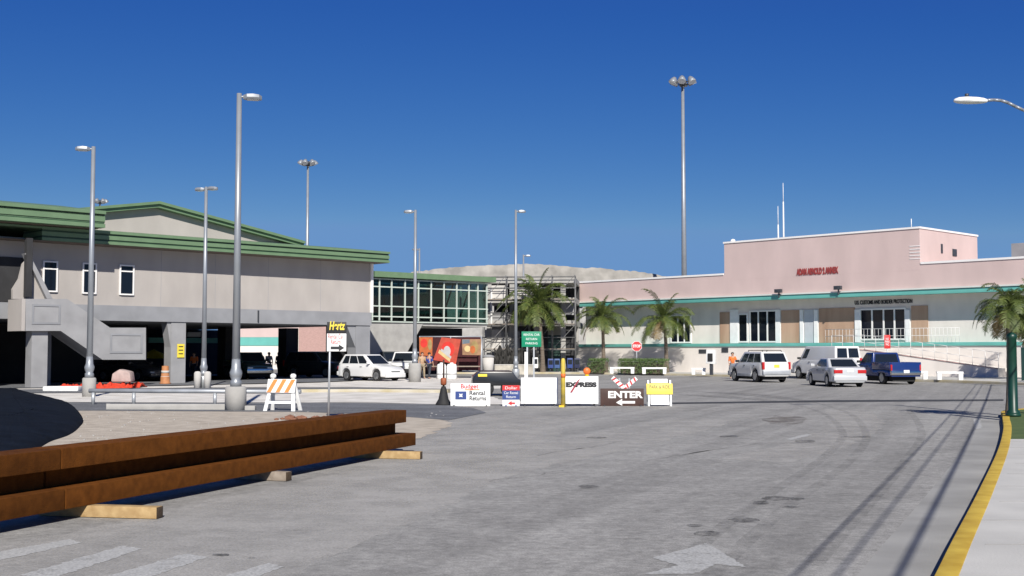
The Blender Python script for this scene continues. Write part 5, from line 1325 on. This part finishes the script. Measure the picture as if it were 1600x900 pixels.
vehicle('sport_utility_car', 'silver and white sport utility car with roof rack and yellow plate', 'car', **park(1184, 71.5, 104), pm=C_pale, Lg=4.8, Wd=1.85, belt=1.12, roofz=1.76,
        top=[(-2.4, 1.08), (-2.2, 1.12), (0.9, 1.12), (1.1, 1.1), (2.2, 1.0), (2.4, 0.85)], cab=(-2.34, 1.05, -1.95, 0.3), wheel_r=0.37, axles=(-1.42, 1.42), sill=0.36, side=((0.06, 0.34), (0.37, 0.62), (0.65, 0.9)), lamps='tall', plate=M_yellow_l, rack=True, cladding=M_galv, bumper=M_galv, tailh=0.75, vv=(0.12, 0.84))
vehicle('parked_van', 'white panel van with twin rear windows behind the silver sedan', 'van', **park(1289, 77.5, 106), pm=C_white, Lg=5.5, Wd=2.0, belt=1.25, roofz=2.1,
        top=[(-2.75, 1.2), (-2.6, 1.25), (1.6, 1.25), (1.8, 1.2), (2.6, 1.02), (2.75, 0.85)], cab=(-2.70, 1.75, -2.58, 1.0), wheel_r=0.37, axles=(-1.7, 1.75), sill=0.36, side=((0.80, 0.93),), rear_win='twin', lamps='tall', tumble=0.84, vv=(0.14, 0.8), tailh=0.95, bumper=M_galv)
vehicle('parked_car', 'silver sedan with red tail lights in front of the white van', 'car', **park(1304, 62.5, 93), pm=C_silver, Lg=4.65, Wd=1.80, belt=0.98, roofz=1.44,
        top=[(-2.32, 0.92), (-2.1, 1.0), (-1.4, 0.99), (0.9, 0.96), (1.2, 0.93), (2.1, 0.76), (2.32, 0.6)], cab=(-1.62, 1.05, -0.85, 0.25), wheel_r=0.32, axles=(-1.35, 1.38), side=((0.14, 0.47), (0.50, 0.88)), tumble=0.74)
vehicle('pickup_truck', 'blue pickup truck with open bed at the right of the parked group', 'pickup', **park(1379, 67.5, 100), pm=C_blue, Lg=5.1, Wd=1.85, belt=1.12, roofz=1.72,
        top=[(-2.55, 0.80), (-0.5, 0.80), (-0.42, 1.12), (0.9, 1.12), (1.2, 1.08), (2.3, 0.98), (2.55, 0.85)], cab=(-0.42, 1.25, -0.28, 0.55), wheel_r=0.36, axles=(-1.55, 1.6), sill=0.42, side=((0.12, 0.42), (0.46, 0.88)), lamps='pickup', bumper=M_chrome, bed=(-2.55, -0.45, 0.80, 1.2), tailh=0.75)
vehicle('pickup_truck', 'dark green pickup in the shade of the open ground floor', 'pickup', **park(388, 79, -60), pm=C_dgreen, Lg=5.1, Wd=1.85, belt=1.12, roofz=1.72,
        top=[(-2.55, 0.80), (-0.5, 0.80), (-0.42, 1.12), (0.9, 1.12), (1.2, 1.08), (2.3, 0.98), (2.55, 0.85)], cab=(-0.42, 1.25, -0.28, 0.55), wheel_r=0.36, axles=(-1.55, 1.6), sill=0.42, side=((0.12, 0.42), (0.46, 0.88)), lamps='pickup', bumper=M_chrome, bed=(-2.55, -0.45, 0.80, 1.2), tailh=0.75)
vehicle('sport_utility_car', 'dark sport utility car in shade left of the rental sign', 'car', **park(497, 84, -30), pm=C_dark, Lg=4.8, Wd=1.85, belt=1.12, roofz=1.76,
        top=[(-2.4, 1.08), (-2.2, 1.12), (0.9, 1.12), (1.1, 1.1), (2.2, 1.0), (2.4, 0.85)], cab=(-2.34, 1.05, -1.95, 0.3), wheel_r=0.37, axles=(-1.42, 1.42), sill=0.36, side=((0.06, 0.34), (0.37, 0.62), (0.65, 0.9)), lamps='tall', cladding=M_black, bumper=M_black)
vehicle('sport_utility_car', 'black sport utility car half hidden behind the white hatchback', 'car', **park(608, 86, -55), pm=C_dark, Lg=4.7, Wd=1.82, belt=1.12, roofz=1.78,
        top=[(-2.35, 1.08), (-2.2, 1.12), (0.9, 1.12), (1.1, 1.1), (2.2, 1.0), (2.35, 0.85)], cab=(-2.3, 1.05, -1.95, 0.3), wheel_r=0.37, axles=(-1.4, 1.4), sill=0.36, side=((0.06, 0.34), (0.37, 0.62), (0.65, 0.9)), lamps='tall', bumper=M_black)
vehicle('parked_car', 'white jeep like car nose on beside the lamp post footing', 'car', **park(634, 83, -100), pm=C_white, Lg=4.2, Wd=1.75, belt=1.1, roofz=1.75,
        top=[(-2.1, 1.05), (-1.9, 1.1), (0.6, 1.1), (1.0, 1.08), (1.9, 1.0), (2.1, 0.85)], cab=(-2.05, 0.75, -1.8, 0.35), wheel_r=0.36, axles=(-1.25, 1.3), sill=0.36, side=((0.08, 0.36), (0.4, 0.64), (0.67, 0.92)), lamps='tall', bumper=M_black)
vehicle('parked_car', 'dark sedan in deep shade behind the stair and netting', 'car', **park(205, 74, -25), pm=C_dark, Lg=4.6, Wd=1.8, belt=0.98, roofz=1.42,
        top=[(-2.3, 0.92), (-2.1, 1.0), (-1.4, 0.99), (0.9, 0.96), (1.2, 0.93), (2.1, 0.76), (2.3, 0.6)], cab=(-1.62, 1.05, -0.85, 0.25), wheel_r=0.32, axles=(-1.35, 1.38), side=((0.14, 0.47), (0.50, 0.88)), tumble=0.74)

# ------------------------------------------------------------------ people
def skin_mesh(verts, edges, radii, root=0):
    me = bpy.data.meshes.new('tmp_skin'); me.from_pydata(verts, edges, []); o = bpy.data.objects.new('tmp_skin', me); COL.objects.link(o)
    md = o.modifiers.new('s', 'SKIN'); md.use_smooth_shade = True
    for i, sv_ in enumerate(me.skin_vertices[0].data):
        sv_.radius = (radii[i], radii[i]); sv_.use_root = (i == root)
    o.modifiers.new('u', 'SUBSURF').levels = 1
    bpy.context.view_layer.update()
    m2 = bpy.data.meshes.new_from_object(o.evaluated_get(bpy.context.evaluated_depsgraph_get()))
    bpy.data.objects.remove(o); return m2
def person(label, loc, face, shirt, trousers, arm=(0.25, 0.25), stride=0.18, h=1.72, hat=None):
    t = thing('person', label, 'person', loc, face)
    k = h/1.72
    J = {'pel': (0, 0, .96), 'wa': (0, 0, 1.1), 'ch': (0, 0, 1.3), 'nk': (0, 0, 1.46), 'hb': (0.01, 0, 1.53), 'hm': (0.025, 0, 1.62), 'ht': (0.01, 0, 1.69)}
    Rr = {'pel': .135, 'wa': .12, 'ch': .14, 'nk': .055, 'hb': .07, 'hm': .095, 'ht': .065}
    E = [('pel', 'wa'), ('wa', 'ch'), ('ch', 'nk'), ('nk', 'hb'), ('hb', 'hm'), ('hm', 'ht')]
    J['ns'] = (0.125, 0, 1.60); Rr['ns'] = .014; E.append(('hm', 'ns'))
    for s_, n in ((1, 'l'), (-1, 'r')):
        J['er'+n] = (0.01, s_*0.098, 1.61); Rr['er'+n] = .02; E.append(('hm', 'er'+n))
        sw = stride*s_
        J['hip'+n] = (0, s_*.095, .90); Rr['hip'+n] = .092; J['kn'+n] = (sw*.55+.02, s_*.1, .5); Rr['kn'+n] = .06
        J['an'+n] = (sw-.03, s_*.105, .09); Rr['an'+n] = .042; J['toe'+n] = (sw+.14, s_*.12, .035); Rr['toe'+n] = .036
        E += [('pel', 'hip'+n), ('hip'+n, 'kn'+n), ('kn'+n, 'an'+n), ('an'+n, 'toe'+n)]
        b = arm[0] if s_ == 1 else arm[1]
        J['sh'+n] = (0, s_*.185, 1.39); Rr['sh'+n] = .062; J['el'+n] = (-.02+b*.1, s_*.245, 1.12); Rr['el'+n] = .043
        ex = Vector((.02+b*.27, s_*.25, 1.12-.24*math.cos(b*1.5))); J['wr'+n] = tuple(ex); Rr['wr'+n] = .028
        J['pm'+n] = tuple(ex+Vector((b*.05, 0, -.07))); Rr['pm'+n] = .032
        E += [('ch', 'sh'+n), ('sh'+n, 'el'+n), ('el'+n, 'wr'+n), ('wr'+n, 'pm'+n)]
        for f in range(4):
            q = Vector(J['pm'+n])+Vector((-.027+f*.018, 0, -.035)); J['f%d%s' % (f, n)] = tuple(q); Rr['f%d%s' % (f, n)] = .0085
            q2 = q+Vector((.004, -s_*.015, -.045-(.008 if f in (1, 2) else 0))); J['g%d%s' % (f, n)] = tuple(q2); Rr['g%d%s' % (f, n)] = .0075
            E += [('pm'+n, 'f%d%s' % (f, n)), ('f%d%s' % (f, n), 'g%d%s' % (f, n))]
        q = Vector(J['pm'+n])+Vector((.045, -s_*.01, -.01)); J['th'+n] = tuple(q); Rr['th'+n] = .01; E.append(('pm'+n, 'th'+n))
    def sub(names, grow):
        idx = {n: i for i, n in enumerate(names)}
        return skin_mesh([tuple(c*k for c in J[n]) for n in names], [(idx[a], idx[b]) for a, b in E if a in idx and b in idx], [(Rr[n]+grow)*k for n in names])
    def put(nm, me, m):
        me.materials.clear(); me.materials.append(m); o = bpy.data.objects.new(nm, me); COL.objects.link(o); o.parent = t; return o
    put('body', sub(list(J), 0), M_skin)
    put('shirt', sub(['pel', 'wa', 'ch', 'shl', 'shr', 'ell', 'elr'], .016), shirt)
    put('trousers', sub(['pel', 'hipl', 'hipr', 'knl', 'knr', 'anl', 'anr'], .014), trousers)
    mb = MB(); mb.lathe([(0.104, 0.0), (0.108, 0.03), (0.09, 0.075), (0.05, 0.105), (0, 0.115)], 14, (0, 0, 1.615)); 
    for v in mb.bm.verts: v.co = Vector((v.co.x-0.01, v.co.y, v.co.z))*k
    mb.build('hair' if not hat else 'cap', hat or M_hair, t, smooth=True)
    for s_ in (-1, 1):
        mb = MB(); mb.lathe([(0, -.007), (.009, 0), (0, .007)], 8, (0.112*k, s_*0.034*k, 1.635*k)); mb.build('eye', M_blacktext, t)
    mb = MB(); mb.box(0.108*k, 0.118*k, -.025*k, .025*k, 1.552*k, 1.562*k); mb.build('mouth', M_redtext, t)
    return t
def stand(px, Y): return ((px-800)/FPX*Y, Y, 0)
S_or = mat('orange_vest', (0.75, 0.17, 0.03), 0.8, 0.1, 5); S_bl = mat('blue_shirt', (0.03, 0.06, 0.28), 0.8, 0.1, 5); S_wh = mat('white_shirt', (0.7, 0.7, 0.68), 0.8, 0.05, 5)
S_dk = mat('dark_shirt', (0.04, 0.04, 0.05), 0.8, 0.1, 5); S_tan = mat('tan_shirt', (0.45, 0.3, 0.18), 0.8, 0.1, 5)
J_dk = mat('dark_trousers', (0.03, 0.035, 0.05), 0.8, 0.1, 5); J_kh = mat('khaki_trousers', (0.3, 0.24, 0.16), 0.8, 0.1, 5)
person('person in orange vest standing in the shade right of the yellow notice', stand(304, 78), R(-90), S_or, J_dk, (0.6, 0.2))
person('person in white shirt walking in the bright opening under the building', stand(421, 88), R(-60), S_wh, J_dk, stride=0.25)
person('person in dark shirt standing in the bright opening near the pillar', stand(436, 90), R(-120), S_dk, J_dk)
person('person in dark clothes just right of the dark green pickup', stand(408, 86), R(-80), S_dk, J_kh)
person('person in blue shirt at the left end of the stall', stand(671, 78.6), R(60), S_bl, J_dk, (0.7, 0.3))
person('person in tan shirt between lamp post and blue shirted person', stand(660, 79.0), R(-70), S_tan, J_kh)
person('person in orange shirt beyond the silver sport utility car', stand(1144, 79), R(-90), S_or, J_dk, (0.9, 0.4))
